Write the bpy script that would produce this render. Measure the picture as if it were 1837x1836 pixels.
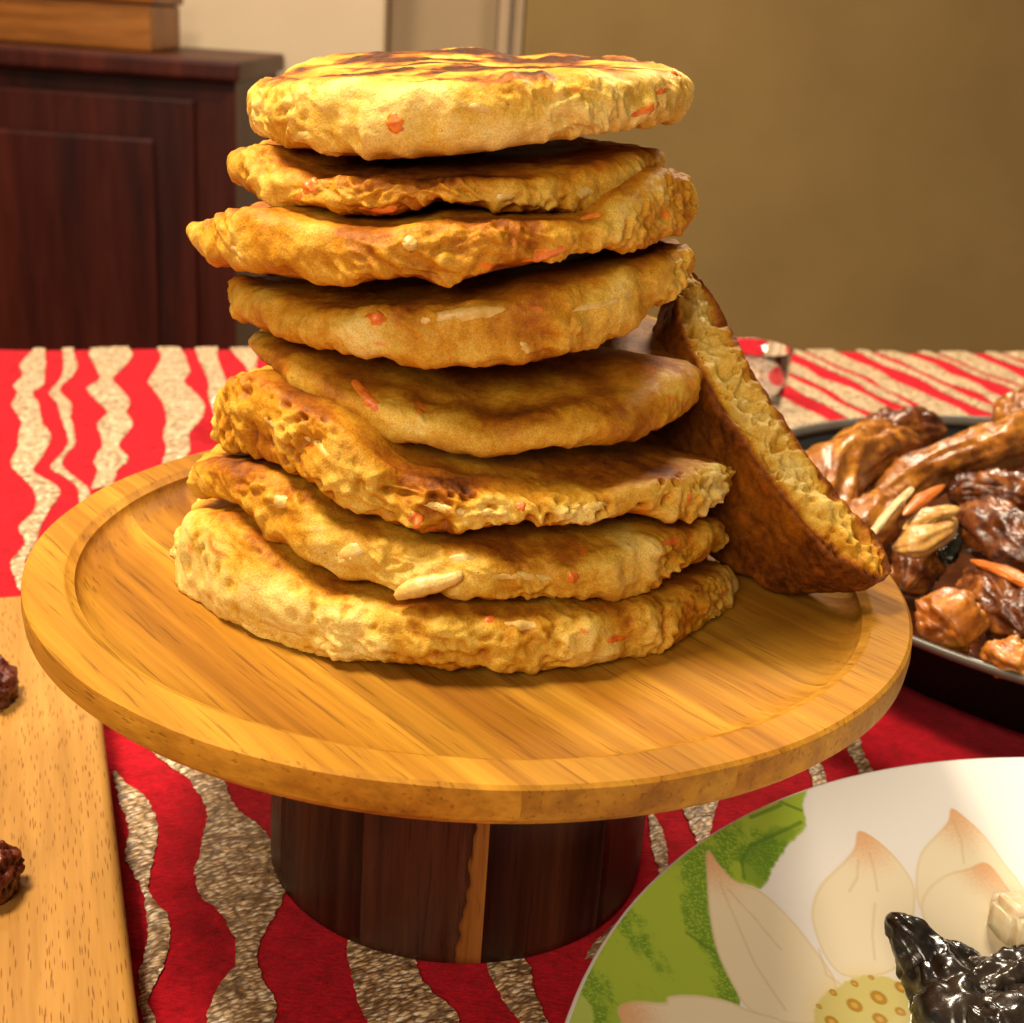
import bpy, bmesh, math, random
import numpy as np
from mathutils import Matrix, Vector
from mathutils.bvhtree import BVHTree

for o in list(bpy.data.objects): bpy.data.objects.remove(o)
scn = bpy.context.scene
COL = scn.collection
random.seed(7); RNG = np.random.default_rng(7)

# ------------------------------------------------------------------ camera
H = 0.104                       # tray rim height above the table (table top is z = 0)
FPX = 2400.0
CD, CH, PITCH, YAW, ROLL = 0.37751, 0.15483 + H, 0.35488, 0.0279, 0.07145
cf = np.array([math.sin(YAW)*math.cos(PITCH), math.cos(YAW)*math.cos(PITCH), -math.sin(PITCH)])
cr0 = np.array([math.cos(YAW), -math.sin(YAW), 0.0]); cu0 = np.cross(cr0, cf)
cr = math.cos(ROLL)*cr0 + math.sin(ROLL)*cu0
cu = -math.sin(ROLL)*cr0 + math.cos(ROLL)*cu0
CC = np.array([0.0, -CD, CH])
cam_data = bpy.data.cameras.new('camera')
cam = bpy.data.objects.new('camera', cam_data); COL.objects.link(cam)
m = Matrix.Identity(4)
for i in range(3):
    m[i][0] = cr[i]; m[i][1] = cu[i]; m[i][2] = -cf[i]; m[i][3] = CC[i]
cam.matrix_world = m
cam_data.sensor_width = 36; cam_data.lens = 36*FPX/1837.0
cam_data.clip_start = 0.01; cam_data.clip_end = 50
cam_data.dof.use_dof = True; cam_data.dof.focus_distance = 0.345; cam_data.dof.aperture_fstop = 24
scn.camera = cam
# ------------------------------------------------------------------ light
world = bpy.data.worlds.new('World'); scn.world = world; world.use_nodes = True
bg = world.node_tree.nodes['Background']
bg.inputs[0].default_value = (1.0, 0.80, 0.56, 1); bg.inputs[1].default_value = 0.11
def area(name, loc, target, size, power, color):
    l = bpy.data.lights.new(name, 'AREA'); l.shape = 'DISK'; l.size = size; l.energy = power; l.color = color
    o = bpy.data.objects.new(name, l); COL.objects.link(o); o.location = loc
    o.rotation_euler = (Vector(target)-Vector(loc)).to_track_quat('-Z', 'Y').to_euler(); return o
area('ceiling_lamp', (-0.48, 0.02, 1.15), (0.02, 0.05, 0.1), 0.34, 26, (1.0, 0.84, 0.62))
area('front_fill', (-0.35, -1.15, 0.72), (0.0, 0.0, 0.15), 0.6, 11.5, (1.0, 0.84, 0.62))  # added fill from the camera side for the front faces, no real lamp
area('dining_lamp', (0.48, 0.92, 1.12), (0.15, 0.70, 0.0), 0.34, 19, (1.0, 0.85, 0.64))
area('wall_fill', (-0.9, 1.30, 1.75), (-0.35, 2.2, 0.45), 0.4, 26, (1.0, 0.84, 0.62))  # added light to brighten the cream wall, source unseen
vs = scn.view_settings
vs.view_transform = 'Standard'; vs.look = 'None'; vs.exposure = 0.12; vs.gamma = 1.0; vs.use_curve_mapping = False

# ------------------------------------------------------------------ helpers
def ray(px, py):
    return cf + ((px-918.5)/FPX)*cr - ((py-918.0)/FPX)*cu
def at_z(px, py, z):
    d = ray(px, py); return CC + d*((z-CC[2])/d[2])
def at_y(px, py, y):
    d = ray(px, py); return CC + d*((y-CC[1])/d[1])
def proj(X):
    d = np.asarray(X)-CC; z = d@cf
    return 918.5+FPX*(d@cr)/z, 918.0-FPX*(d@cu)/z, z
def link(o, parent=None):
    COL.objects.link(o)
    if parent is not None: o.parent = parent
    return o
def tag(o, label=None, cat=None, group=None, kind=None):
    if label: o['label'] = label
    if cat: o['category'] = cat
    if group: o['group'] = group
    if kind: o['kind'] = kind
    return o
def empty(name, loc=(0, 0, 0)):
    o = bpy.data.objects.new(name, None); o.location = loc; o.empty_display_size = 0.02
    COL.objects.link(o); return o
def mesh_np(name, V, F, mat, parent=None, smooth=True, attrs=None):
    """V (n,3) world-space, F list/array of faces; parent empties keep their location"""
    me = bpy.data.meshes.new(name)
    V = np.asarray(V, float)
    if parent is not None:
        V = V - np.array(parent_world(parent))
    F = [tuple(int(i) for i in f) for f in F] if not isinstance(F, np.ndarray) else F
    if isinstance(F, np.ndarray):
        n, k = F.shape
        me.vertices.add(len(V)); me.vertices.foreach_set('co', V.astype(np.float32).ravel())
        me.loops.add(n*k); me.loops.foreach_set('vertex_index', F.astype(np.int32).ravel())
        me.polygons.add(n); me.polygons.foreach_set('loop_start', np.arange(0, n*k, k, dtype=np.int32))
        try: me.polygons.foreach_set('loop_total', np.full(n, k, dtype=np.int32))
        except Exception: pass
        me.update(calc_edges=True); me.validate()
    else:
        me.from_pydata([tuple(v) for v in V], [], F); me.update()
    if smooth: me.polygons.foreach_set('use_smooth', np.ones(len(me.polygons), dtype=bool))
    if attrs:
        for nm, A in attrs.items():
            a = me.color_attributes.new(nm, 'FLOAT_COLOR', 'POINT')
            A4 = np.ones((len(V), 4), np.float32); A4[:, :A.shape[1]] = A
            a.data.foreach_set('color', A4.ravel())
    if mat: me.materials.append(mat)
    return link(bpy.data.objects.new(name, me), parent)
def parent_world(p):
    x = Vector((0, 0, 0))
    while p is not None:
        x = x + Vector(p.location); p = p.parent
    return x
def grid_faces(nu, nv, wrap_u=False):
    iu = np.arange(nu if wrap_u else nu-1); iv = np.arange(nv-1)
    a, b = np.meshgrid(iu, iv, indexing='ij'); a = a.ravel(); b = b.ravel(); a2 = (a+1) % nu
    return np.stack([a*nv+b, a2*nv+b, a2*nv+b+1, a*nv+b+1], -1)
# --- noise
_P = RNG.permutation(256); _P = np.concatenate([_P]*4)
_G = RNG.normal(size=(256, 3)); _G /= np.linalg.norm(_G, axis=1)[:, None]
def perlin(p):
    p = np.asarray(p, float); i = np.floor(p).astype(int); f = p-i; i &= 255
    w = f*f*f*(f*(f*6-15)+10); out = 0
    for dx in (0, 1):
        for dy in (0, 1):
            for dz in (0, 1):
                g = _G[_P[_P[_P[(i[..., 0]+dx) & 255]+((i[..., 1]+dy) & 255)]+((i[..., 2]+dz) & 255)]]
                d = f-np.array([dx, dy, dz])
                ww = (w[..., 0] if dx else 1-w[..., 0])*(w[..., 1] if dy else 1-w[..., 1])*(w[..., 2] if dz else 1-w[..., 2])
                out = out+ww*(g*d).sum(-1)
    return out*1.6
def fbm(p, oct=3, gain=.5):
    s = 0; a = 1.0
    for k in range(oct):
        s = s+a*perlin(p*(2.03**k)+k*17.3); a *= gain
    return s
_R = RNG.random((256, 3))
def worley(p):
    p = np.asarray(p, float); i = np.floor(p).astype(int); f = p-i; best = np.full(p.shape[:-1], 9.0)
    for dx in (-1, 0, 1):
        for dy in (-1, 0, 1):
            for dz in (-1, 0, 1):
                h = _P[_P[_P[(i[..., 0]+dx) & 255]+((i[..., 1]+dy) & 255)]+((i[..., 2]+dz) & 255)]
                d = np.array([dx, dy, dz])+_R[h]-f
                best = np.minimum(best, (d*d).sum(-1))
    return np.sqrt(best)
def sstep(a, b, x):
    t = np.clip((x-a)/(b-a), 0, 1); return t*t*(3-2*t)
def grid_normals(G, wrap=True):
    if wrap:
        du = np.roll(G, -1, 0)-np.roll(G, 1, 0)
    else:
        du = np.gradient(G, axis=0)
    dv = np.gradient(G, axis=1)
    n = np.cross(du, dv); l = np.linalg.norm(n, axis=-1, keepdims=True); l[l < 1e-12] = 1
    return n/l
# --- material nodes
class NT:
    def __init__(s, name):
        s.m = bpy.data.materials.new(name); s.m.use_nodes = True; s.t = s.m.node_tree
        s.b = s.t.nodes['Principled BSDF']
    def n(s, typ, ins=None, **props):
        nd = s.t.nodes.new(typ)
        for k, v in props.items(): setattr(nd, k, v)
        for k, v in (ins or {}).items(): s.set(nd.inputs[k], v)
        return nd
    def set(s, sock, v):
        if hasattr(v, 'is_output'): s.t.links.new(v, sock)
        else:
            if isinstance(v, (tuple, list)) and len(v) == 3 and sock.type == 'RGBA': v = tuple(v)+(1,)
            sock.default_value = v
    def bsdf(s, **kw):
        for k, v in kw.items(): s.set(s.b.inputs[k.replace('_', ' ')], v)
        return s
    def coord(s, which='Object'): return s.n('ShaderNodeTexCoord').outputs[which]
    def mapping(s, vec, scale=(1, 1, 1), rot=(0, 0, 0), loc=(0, 0, 0)):
        return s.n('ShaderNodeMapping', {'Vector': vec, 'Scale': scale, 'Rotation': rot, 'Location': loc}).outputs[0]
    def noise(s, vec, scale, detail=3, rough=.55, dist=0):
        return s.n('ShaderNodeTexNoise', {'Vector': vec, 'Scale': scale, 'Detail': detail, 'Roughness': rough, 'Distortion': dist}).outputs[0]
    def ramp(s, fac, stops, interp='LINEAR'):
        nd = s.n('ShaderNodeValToRGB', {'Fac': fac}); cr_ = nd.color_ramp; cr_.interpolation = interp
        while len(cr_.elements) < len(stops): cr_.elements.new(0.5)
        for e, (p_, c) in zip(cr_.elements, stops):
            e.position = p_; e.color = (c[0], c[1], c[2], 1) if isinstance(c, (tuple, list)) else (c, c, c, 1)
        return nd.outputs[0]
    def mix(s, fac, a, b, blend='MIX'):
        nd = s.n('ShaderNodeMix', data_type='RGBA', blend_type=blend)
        s.set(nd.inputs[0], fac); s.set(nd.inputs[6], a); s.set(nd.inputs[7], b); return nd.outputs[2]
    def math(s, op, a, b=0.0, c=0.0):
        nd = s.n('ShaderNodeMath', operation=op); s.set(nd.inputs[0], a); s.set(nd.inputs[1], b); s.set(nd.inputs[2], c); return nd.outputs[0]
    def bump(s, h, strength=.3, dist=.001, normal=None):
        nd = s.n('ShaderNodeBump', {'Height': h, 'Strength': strength, 'Distance': dist})
        if normal is not None: s.set(nd.inputs['Normal'], normal)
        return nd.outputs[0]
    def attr(s, name): return s.n('ShaderNodeAttribute', attribute_name=name).outputs['Color']
    def sep(s, c):
        nd = s.n('ShaderNodeSeparateColor'); s.set(nd.inputs[0], c); return nd.outputs
    def rnd(s): return s.n('ShaderNodeObjectInfo').outputs['Random']

def plain(name, col, rough=.5, spec=.5, var=.15, scale=40, bump=.0, coat=0.0):
    t = NT(name); c = t.coord(); nz = t.noise(c, scale, 4)
    dk = tuple(x*(1-var) for x in col); lt = tuple(min(1, x*(1+var)) for x in col)
    t.bsdf(Base_Color=t.ramp(nz, [(.3, dk), (.7, lt)]), Roughness=rough, Specular_IOR_Level=spec, Coat_Weight=coat)
    if bump: t.bsdf(Normal=t.bump(nz, bump, .001))
    return t.m

def wood(name, light, mid, dark, rot, rough=.42, ring=55.0, vary=.5, fleck=.55, stretch=.045, spec=.3):
    """boards: grain runs along local x after the rotation; each stave differs by its random value"""
    t = NT(name); c = t.coord('Object'); r = t.rnd()
    off = t.n('ShaderNodeCombineXYZ', {'X': t.math('MULTIPLY', r, 3.7), 'Y': t.math('MULTIPLY', r, 1.9), 'Z': t.math('MULTIPLY', r, 2.3)}).outputs[0]
    v0 = t.n('ShaderNodeVectorMath', {0: t.mapping(c, rot=rot), 1: off}, operation='ADD').outputs[0]
    v = t.mapping(v0, scale=(stretch, 1, 1))
    warp = t.noise(t.mapping(v0, scale=(.25, 1, 1)), 14, 2)
    v2 = t.n('ShaderNodeVectorMath', {0: v, 1: t.n('ShaderNodeCombineXYZ', {'Y': t.math('MULTIPLY', warp, .018)}).outputs[0]}, operation='ADD').outputs[0]
    n1 = t.noise(v2, ring, 3, .6); n2 = t.noise(v2, ring*4.5, 3, .65); n3 = t.noise(t.mapping(v0, scale=(.05, 1, 1)), 800, 2, .5); n4 = t.noise(v2, ring*16, 2, .6)
    base = t.ramp(n1, [(.28, dark), (.45, mid), (.68, light)])
    fine = t.ramp(n2, [(.3, (.62, .56, .48)), (.62, (1.06, 1.06, 1.06))])
    col = t.mix(.75, base, fine, 'MULTIPLY')
    col = t.mix(.32, col, t.ramp(n4, [(.35, (.70, .62, .52)), (.6, (1.08, 1.08, 1.08))]), 'MULTIPLY')
    tone = t.ramp(r, [(0, (.72, .66, .60)), (.5, (1, 1, 1)), (1, (1.12, 1.1, 1.05))])
    col = t.mix(vary, col, tone, 'MULTIPLY')
    pores = t.ramp(n3, [(.30, 1), (.40, 0)])
    col = t.mix(t.math('MULTIPLY', pores, fleck), col, tuple(x*.35 for x in dark))
    t.bsdf(Base_Color=col, Roughness=t.math('ADD', t.math('MULTIPLY', n2, .2), rough-.1), Specular_IOR_Level=spec)
    t.bsdf(Normal=t.bump(t.math('SUBTRACT', n2, pores), .22, .0006))
    return t.m

R_ = math.radians
GRAIN = math.atan2(-.78, .62)
M = {}
M['tray'] = wood('tray_wood', (.47, .24, .025), (.35, .152, .012), (.18, .058, .004), (0, 0, -GRAIN), fleck=.42, vary=.9, ring=36, stretch=.025, rough=.6, spec=.12)
M['walnut'] = wood('walnut', (.075, .024, .010), (.034, .010, .005), (.012, .0036, .002), (0, math.pi/2, 0), rough=.4, ring=70, fleck=.4)
M['sapwood'] = wood('sapwood', (.40, .17, .035), (.30, .115, .022), (.13, .04, .01), (0, math.pi/2, 0), ring=60, vary=.1, fleck=.8)
M['beech'] = None

# ------------------------------------------------------------------ the setting
M['wall'] = plain('cream_paint', (.74, .58, .40), .8, .2, .04, 6)
M['wall2'] = plain('olive_brown_shaded', (.28, .18, .064), .8, .2, .10, 4)  # shade on the right-hand wall is put into this darker colour
M['door'] = plain('taupe_shaded', (.40, .29, .17), .6, .3, .04, 6)  # darker than the cream wall: shade past its edge is in the colour
M['trim'] = plain('trim_paint', (.46, .33, .20), .6, .3, .05, 9)
M['mahogany'] = wood('mahogany', (.085, .012, .005), (.05, .006, .003), (.02, .003, .002), (0, math.pi/2, 0), rough=.45, ring=12, vary=.3, fleck=.0, stretch=.1)
M['oak'] = wood('orange_oak', (.42, .17, .035), (.34, .12, .02), (.2, .06, .01), (0, 0, 0), ring=14, vary=.1, fleck=.2, stretch=.1)
M['floor'] = plain('floor_wood', (.16, .08, .035), .5, .4, .2, 3)
def box(name, lo, hi, mat, parent=None, bev=.004):
    bm = bmesh.new(); bmesh.ops.create_cube(bm, size=1)
    lo = np.array(lo); hi = np.array(hi); c = (lo+hi)/2; s = hi-lo
    for v in bm.verts: v.co = Vector((v.co[i]*s[i]+c[i] for i in range(3)))
    if bev: bmesh.ops.bevel(bm, geom=bm.edges[:], offset=bev, segments=2, affect='EDGES', profile=.6)
    me = bpy.data.meshes.new(name)
    if parent is not None:
        pw = parent_world(parent)
        for v in bm.verts: v.co -= pw
    bm.to_mesh(me); bm.free(); me.materials.append(mat)
    return link(bpy.data.objects.new(name, me), parent)
ZF = -0.75
tag(box('floor', (-3, -2.2, ZF-.05), (3, 3.2, ZF), M['floor'], bev=0), kind='structure')
YW = 2.2
x690 = at_y(690, 60, YW)[0]; x895 = at_y(893, 60, YW)[0]; x940 = at_y(938, 60, YW)[0]
tag(box('wall', (-3, YW, ZF), (x690, YW+.18, 1.9), M['wall'], bev=.008), kind='structure')
d = empty('door', (x690, YW+.06, ZF))
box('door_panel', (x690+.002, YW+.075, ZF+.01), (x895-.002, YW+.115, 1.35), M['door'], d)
tag(d, 'shaded taupe door beside the cream wall, behind the pancake stack', 'door')
d = empty('door_frame', (x895, YW, ZF))
xm = (x895+x940)/2
box('casing_board', (x895, YW-.012, ZF), (xm-.002, YW+.16, 1.4), M['trim'], d, .006)
box('casing_board', (xm+.002, YW+.006, ZF), (x940, YW+.16, 1.4), M['trim'], d, .006)
tag(d, 'narrow taupe door casing between the door and the brown wall', 'door frame')
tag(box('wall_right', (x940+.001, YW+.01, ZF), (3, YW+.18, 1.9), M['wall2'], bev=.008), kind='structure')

# dark cabinet
YC = 1.75
xc = at_y(418, 330, YC)[0]; zc = at_y(200, 95, YC)[2]
cab = empty('cabinet', ((xc-1.2)/2, YC+.2, ZF))
box('carcass', (xc-1.2, YC+.02, ZF), (xc, YC+.42, zc-.03), M['mahogany'], cab)
box('cabinet_top', (xc-1.215, YC-.012, zc-.0299), (xc+.012, YC+.43, zc), M['mahogany'], cab, .006)
dw = (at_y(352, 500, YC)[0]-(xc-.9))/2
for k, (xa, xb) in enumerate([(xc-.9, xc-.9+dw-.004), (xc-.9+dw+.004, at_y(352, 500, YC)[0])]):
    q = box('cabinet_door', (xa, YC, ZF+.08), (xb, YC+.019, zc-.06), M['mahogany'], cab)
    box('door_moulding', (xa+.06, YC-.008, ZF+.14), (xb-.06, YC-.0005, zc-.12), M['mahogany'], q, .006)
tag(cab, 'dark reddish-brown wooden cabinet standing against the cream wall', 'cabinet')
xb0 = at_y(0, 120, YC+.2)[0]-.06; xb1 = at_y(300, 120, YC+.2)[0]
bx = empty('wooden_box', ((xb0+xb1)/2, YC+.2, zc))
box('box_body', (xb0, YC+.1, zc+.0005), (xb1, YC+.3, zc+.07), M['oak'], bx, .006)
box('box_lid', (xb0-.006, YC+.094, zc+.0705), (xb1+.006, YC+.306, zc+.09), M['oak'], bx, .006)
tag(bx, 'orange-brown wooden box on top of the dark cabinet', 'box')

# ------------------------------------------------------------------ table with the red cloth
SD = np.array([-.325, .9457]); SD /= np.linalg.norm(SD)      # along the stripes
SP = np.array([SD[1], -SD[0]])                               # across the stripes
EA = np.array([-.20, .655]); EB = np.array([.363, .798]); ED = (EB-EA)/np.linalg.norm(EB-EA)
M['table'] = plain('table_wood', (.07, .03, .015), .4, .4, .2, 8)
t = NT('red_velvet'); c = t.coord()
n1 = t.noise(c, 110, 5, .7); n2 = t.noise(t.mapping(c, rot=(0, 0, math.atan2(SD[1], SD[0])), scale=(.35, 1, 1)), 900, 3, .7)
col = t.ramp(n1, [(.3, (.30, .0015, .006)), (.7, (.62, .005, .020))])
col = t.mix(.65, col, t.ramp(n2, [(.3, (.40, .35, .35)), (.7, (1.2, 1.1, 1.1))]), 'MULTIPLY')
t.bsdf(Base_Color=col, Roughness=.85, Specular_IOR_Level=.12, Sheen_Weight=.22, Sheen_Roughness=.4, Sheen_Tint=(1, .25, .3),
       Normal=t.bump(t.math('ADD', n2, t.math('MULTIPLY', n1, .6)), .7, .0016)); M['velvet'] = t.m
t = NT('woven_stripe'); c = t.coord()
ang = math.atan2(SP[1], SP[0])
cv = t.mapping(c, rot=(0, 0, -ang-.22))
wz = t.noise(cv, 160, 3, .6)
cw = t.n('ShaderNodeVectorMath', {0: cv, 1: t.n('ShaderNodeCombineXYZ', {'X': t.math('MULTIPLY', wz, .0022), 'Y': t.math('MULTIPLY', wz, .0026)}).outputs[0]}, operation='ADD').outputs[0]
cs_ = t.mapping(cw, scale=(380, 900, .001))
vo = t.n('ShaderNodeTexVoronoi', {'Vector': cs_, 'Scale': 1.0, 'Randomness': .85})
cell = t.sep(vo.outputs['Color'])[0]; gl = t.noise(cw, 700, 2, .6)
col = t.ramp(cell, [(0, (.30, .17, .07)), (.3, (.62, .42, .21)), (.7, (.88, .66, .40)), (1, (.98, .86, .64))])
col = t.mix(t.ramp(vo.outputs['Distance'], [(.34, 0), (.66, .8)]), col, (.10, .045, .018))
col = t.mix(.5, col, t.ramp(gl, [(.3, (.5, .45, .4)), (.66, (1.3, 1.28, 1.25))]), 'MULTIPLY')
hh = t.math('SUBTRACT', t.math('ADD', t.math('MULTIPLY', gl, .4), t.math('MULTIPLY', cell, .5)), vo.outputs['Distance'])
wr = t.n('ShaderNodeTexWave', {'Vector': t.mapping(c, rot=(0, 0, -ang)), 'Scale': 22.0, 'Distortion': 5.0, 'Detail': 2.0, 'Detail Scale': 1.2}, bands_direction='Y').outputs[1]
wr2 = t.math('MULTIPLY', wr, t.ramp(t.noise(c, 9, 2), [(.42, 0), (.58, 1)]))
nb = t.bump(wr2, .55, .004)
t.bsdf(Base_Color=col, Roughness=.42, Specular_IOR_Level=.6, Normal=t.bump(hh, .9, .0007, nb)); M['woven'] = t.m

tb = empty('dining_table', (0, .1, ZF))
def table_poly(inset, z0, z1, name, mat, parent):
    A = EA+ED*(-.75+inset); B = EA+ED*(1.25-inset); nrm = np.array([ED[1], -ED[0]])
    A = A+nrm*inset; B = B+nrm*inset; Cc = B+nrm*(1.25-2*inset); Dd = A+nrm*(1.25-2*inset)
    V = [(*q, z0) for q in (A, B, Cc, Dd)]+[(*q, z1) for q in (A, B, Cc, Dd)]
    Fc = [(0, 1, 2, 3), (7, 6, 5, 4), (0, 4, 5, 1), (1, 5, 6, 2), (2, 6, 7, 3), (3, 7, 4, 0)]
    o = mesh_np(name, V, Fc, mat, parent, False); return o, (A, B, Cc, Dd)
o, corners = table_poly(.006, -.035, -.004, 'table_top', M['table'], tb)
for q, s in zip(corners, range(4)):
    ctr = sum(np.array(k) for k in corners)/4; p_ = q+(ctr-q)*.12
    box('leg', (p_[0]-.03, p_[1]-.03, ZF), (p_[0]+.03, p_[1]+.03, -.0355), M['table'], tb)
tag(tb, 'dark wooden dining table under the red striped cloth', 'table')
# cloth: one sheet with a rounded far edge and a hanging drop
cl = empty('tablecloth', (0, 0.1, 0))
nrm = np.array([-ED[1], ED[0]])
prof = [(-1.25, -.002)]
sgrid = np.concatenate([np.linspace(-1.26, -.012, 160), ])
pts = [(s_, 0.0) for s_ in sgrid]+[(-.012+.012*math.sin(a), -.012+.012*math.cos(a)) for a in np.linspace(.15, math.pi/2, 8)]+[(.001+.004*k/6, -.012-.045*k) for k in range(1, 7)]
pts = np.array(pts); ug = np.linspace(-.76, 1.26, 260)
U, S = np.meshgrid(ug, np.arange(len(pts)), indexing='ij')
XY = EA+ED*U[..., None]+nrm*pts[S, 0][..., None]
Z = pts[S, 1]
Gc = np.concatenate([XY, Z[..., None]], -1)
hump = .0012*fbm(Gc*np.array([9, 9, 0])+3.1, 2)*(S < 158)
edgew = .003*perlin(np.stack([U*9, 0*U, 0*U+.5], -1))*sstep(-.06, 0, pts[S, 0])
Gc[..., 2] += hump*sstep(.02, .12, np.hypot(Gc[..., 0], Gc[..., 1]) - .06)*sstep(.1, .3, Gc[..., 1])+edgew
def cloth_z(x, y):   # same relief sampled for the stripes
    p_ = np.stack([x*9, y*9, 0*x], -1)+3.1
    hz = .0012*fbm(p_, 2)*sstep(.02, .12, np.hypot(x, y)-.06)*sstep(.1, .3, y)
    s_ = (np.stack([x, y], -1)-EA)@nrm; u_ = (np.stack([x, y], -1)-EA)@ED
    return hz+.003*perlin(np.stack([u_*9, 0*u_, 0*u_+.5], -1))*sstep(-.06, 0, s_), s_
mesh_np('velvet_ground', Gc.reshape(-1, 3), grid_faces(len(ug), len(pts))[:, ::-1], M['velvet'], cl)
tag(cl, 'red velvet tablecloth with wavy beige woven stripes', 'tablecloth')
def uv_of(px, py):
    X = at_z(px, py, 0.0)[:2]; return X@SP, X@SD
def stripe(vs_, Ls, Rs, lo=None, hi=None):
    o_ = np.argsort(vs_); vs_ = np.array(vs_)[o_]; Ls = np.array(Ls)[o_]; Rs = np.array(Rs)[o_]
    lo = vs_[0] if lo is None else lo; hi = vs_[-1] if hi is None else hi
    vv = np.arange(lo, hi, .0016)
    def sm(a):
        y = np.interp(vv, vs_, a); n_ = int(np.clip(np.median(np.diff(vs_))/.0016*.55, 2, 12)); k = np.hanning(2*n_+3)[1:-1]; k /= k.sum()
        return np.convolve(np.pad(y, n_, mode='edge'), k, 'valid')
    L, R = sm(Ls), sm(Rs)
    jit = .0009*perlin(np.stack([vv*420, 0*vv, 0*vv+L[0]*99], -1)); jit2 = .0009*perlin(np.stack([vv*420, 0*vv+5, 0*vv+L[0]*99], -1))
    L = L+jit; R = R+jit2; R = np.maximum(R, L+.0015)
    w = np.linspace(0, 1, 7)
    uu = L[:, None]*(1-w)+R[:, None]*w
    XY = uu[..., None]*SP+vv[:, None, None]*SD
    hz, s_ = cloth_z(XY[..., 0], XY[..., 1])
    keep = s_.max(1) < -.004
    XY = XY[keep]; hz = hz[keep]
    if len(XY) < 3: return
    Zz = hz+.0006+.0004*np.sin(np.pi*w)[None, :]
    V = np.concatenate([XY, Zz[..., None]], -1).reshape(-1, 3)
    mesh_np('woven_stripe', V, grid_faces(len(XY), 7)[:, ::-1], M['woven'], cl)
def traced(ox, oy, sc, rows, lo=None, hi=None):
    v_, l_, r_ = [], [], []
    for (y, a, b) in rows:
        ua, va = uv_of(ox+a/sc, oy+y/sc); ub, vb = uv_of(ox+b/sc, oy+y/sc)
        v_.append((va+vb)/2); l_.append(min(ua, ub)); r_.append(max(ua, ub))
    stripe(v_, l_, r_, lo, hi); return np.mean(l_+r_)
c3 = (0, 500, 3.06); c6 = (0, 1050, 2.336); c7 = (450, 1350, 2.296); c8 = (1000, 1330, 2.195)
traced(*c3, [(296, 165, 290), (380, 185, 245), (480, 105, 250), (540, 130, 245), (590, 70, 245), (640, 100, 170), (700, 60, 215), (800, 125, 230), (860, 100, 285), (920, 100, 265), (1010, 50, 215), (1060, 90, 165), (1150, 180, 330), (1200, 200, 330), (1260, 200, 275), (1370, 90, 215), (1450, 150, 200), (1560, 50, 130), (1640, 80, 150), (1720, 110, 170)])
traced(*c3, [(298, 325, 435), (400, 345, 400), (490, 350, 430), (550, 340, 395), (600, 300, 330), (640, 262, 330), (700, 320, 400), (760, 330, 385), (850, 370, 410), (920, 375, 415), (980, 325, 350), (1040, 258, 335), (1090, 350, 400), (1150, 430, 480), (1260, 440, 520)])
traced(*c3, [(318, 540, 640), (360, 500, 690), (420, 485, 735), (480, 520, 690), (560, 555, 610), (610, 465, 660), (680, 530, 718), (740, 600, 690), (800, 525, 738), (860, 555, 690), (920, 565, 640), (1000, 510, 720), (1060, 540, 640), (1160, 500, 620)])
traced(*c3, [(345, 845, 965), (430, 890, 1020), (520, 840, 1048), (570, 805, 1000), (620, 850, 1060), (700, 900, 1130), (780, 920, 1110), (850, 890, 1030), (940, 920, 1050), (1040, 880, 1000)])
traced(*c3, [(350, 1060, 1200), (430, 1085, 1190), (500, 1120, 1215), (580, 1150, 1250), (650, 1140, 1200), (760, 1180, 1260)])
traced(*c3, [(358, 1240, 1390), (430, 1300, 1420), (480, 1350, 1400), (600, 1390, 1460)])
traced(*c6, [(780, 470, 490), (840, 480, 520), (880, 490, 600), (950, 520, 640), (1020, 540, 665), (1110, 525, 660), (1170, 530, 640), (1270, 590, 620), (1330, 610, 640), (1400, 615, 715), (1480, 620, 720), (1560, 600, 700), (1650, 580, 670), (1740, 580, 610), (1850, 600, 660)])
traced(*c6, [(560, 560, 580), (620, 600, 640), (700, 640, 830), (760, 720, 930), (820, 800, 945), (900, 850, 965), (960, 870, 1000), (1040, 850, 1110), (1110, 830, 1150), (1190, 808, 1165), (1280, 825, 1210), (1350, 910, 1190), (1440, 970, 1130), (1520, 990, 1085), (1600, 985, 1080), (1680, 900, 1105), (1760, 870, 1160), (1840, 850, 1170), (2000, 950, 1100)])
traced(*c7, [(700, 400, 440), (760, 400, 470), (830, 390, 590), (880, 400, 690), (960, 420, 710), (1040, 440, 780), (1116, 480, 880), (1250, 560, 840)])
traced(*c7, [(840, 960, 1100), (900, 975, 1160), (960, 1000, 1165), (1040, 1050, 1190), (1116, 1110, 1220), (1250, 1180, 1300)])
traced(*c7, [(200, 1620, 1640), (250, 1635, 1652), (330, 1640, 1700), (420, 1650, 1720), (500, 1690, 1720), (700, 1500, 1600), (810, 1380, 1450), (860, 1370, 1400)])
traced(*c8, [(200, 470, 650), (265, 490, 635), (320, 510, 620), (380, 540, 600), (480, 560, 640)])
traced(*c8, [(60, 950, 1010), (110, 985, 1050), (160, 1000, 1060), (240, 1020, 1100)])
traced(*c8, [(-40, 1100, 1190), (40, 1140, 1200), (100, 1180, 1230), (180, 1200, 1280)])
c4 = (1100, 400, 2.493)
def free_stripe(uc, hw, v0, v1, seed):
    vv = np.arange(v0, v1, .012)
    a = perlin(np.stack([vv*17, 0*vv+seed*3.3, 0*vv], -1)); b = perlin(np.stack([vv*23, 0*vv+seed*5.1, 0*vv+7], -1))
    wd = hw*(1+.75*b)
    stripe(vv, uc+.007*a-wd, uc+.007*a+wd)
ur = uv_of(1300, 660)[0]; k = 0; u = ur-.20
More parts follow.
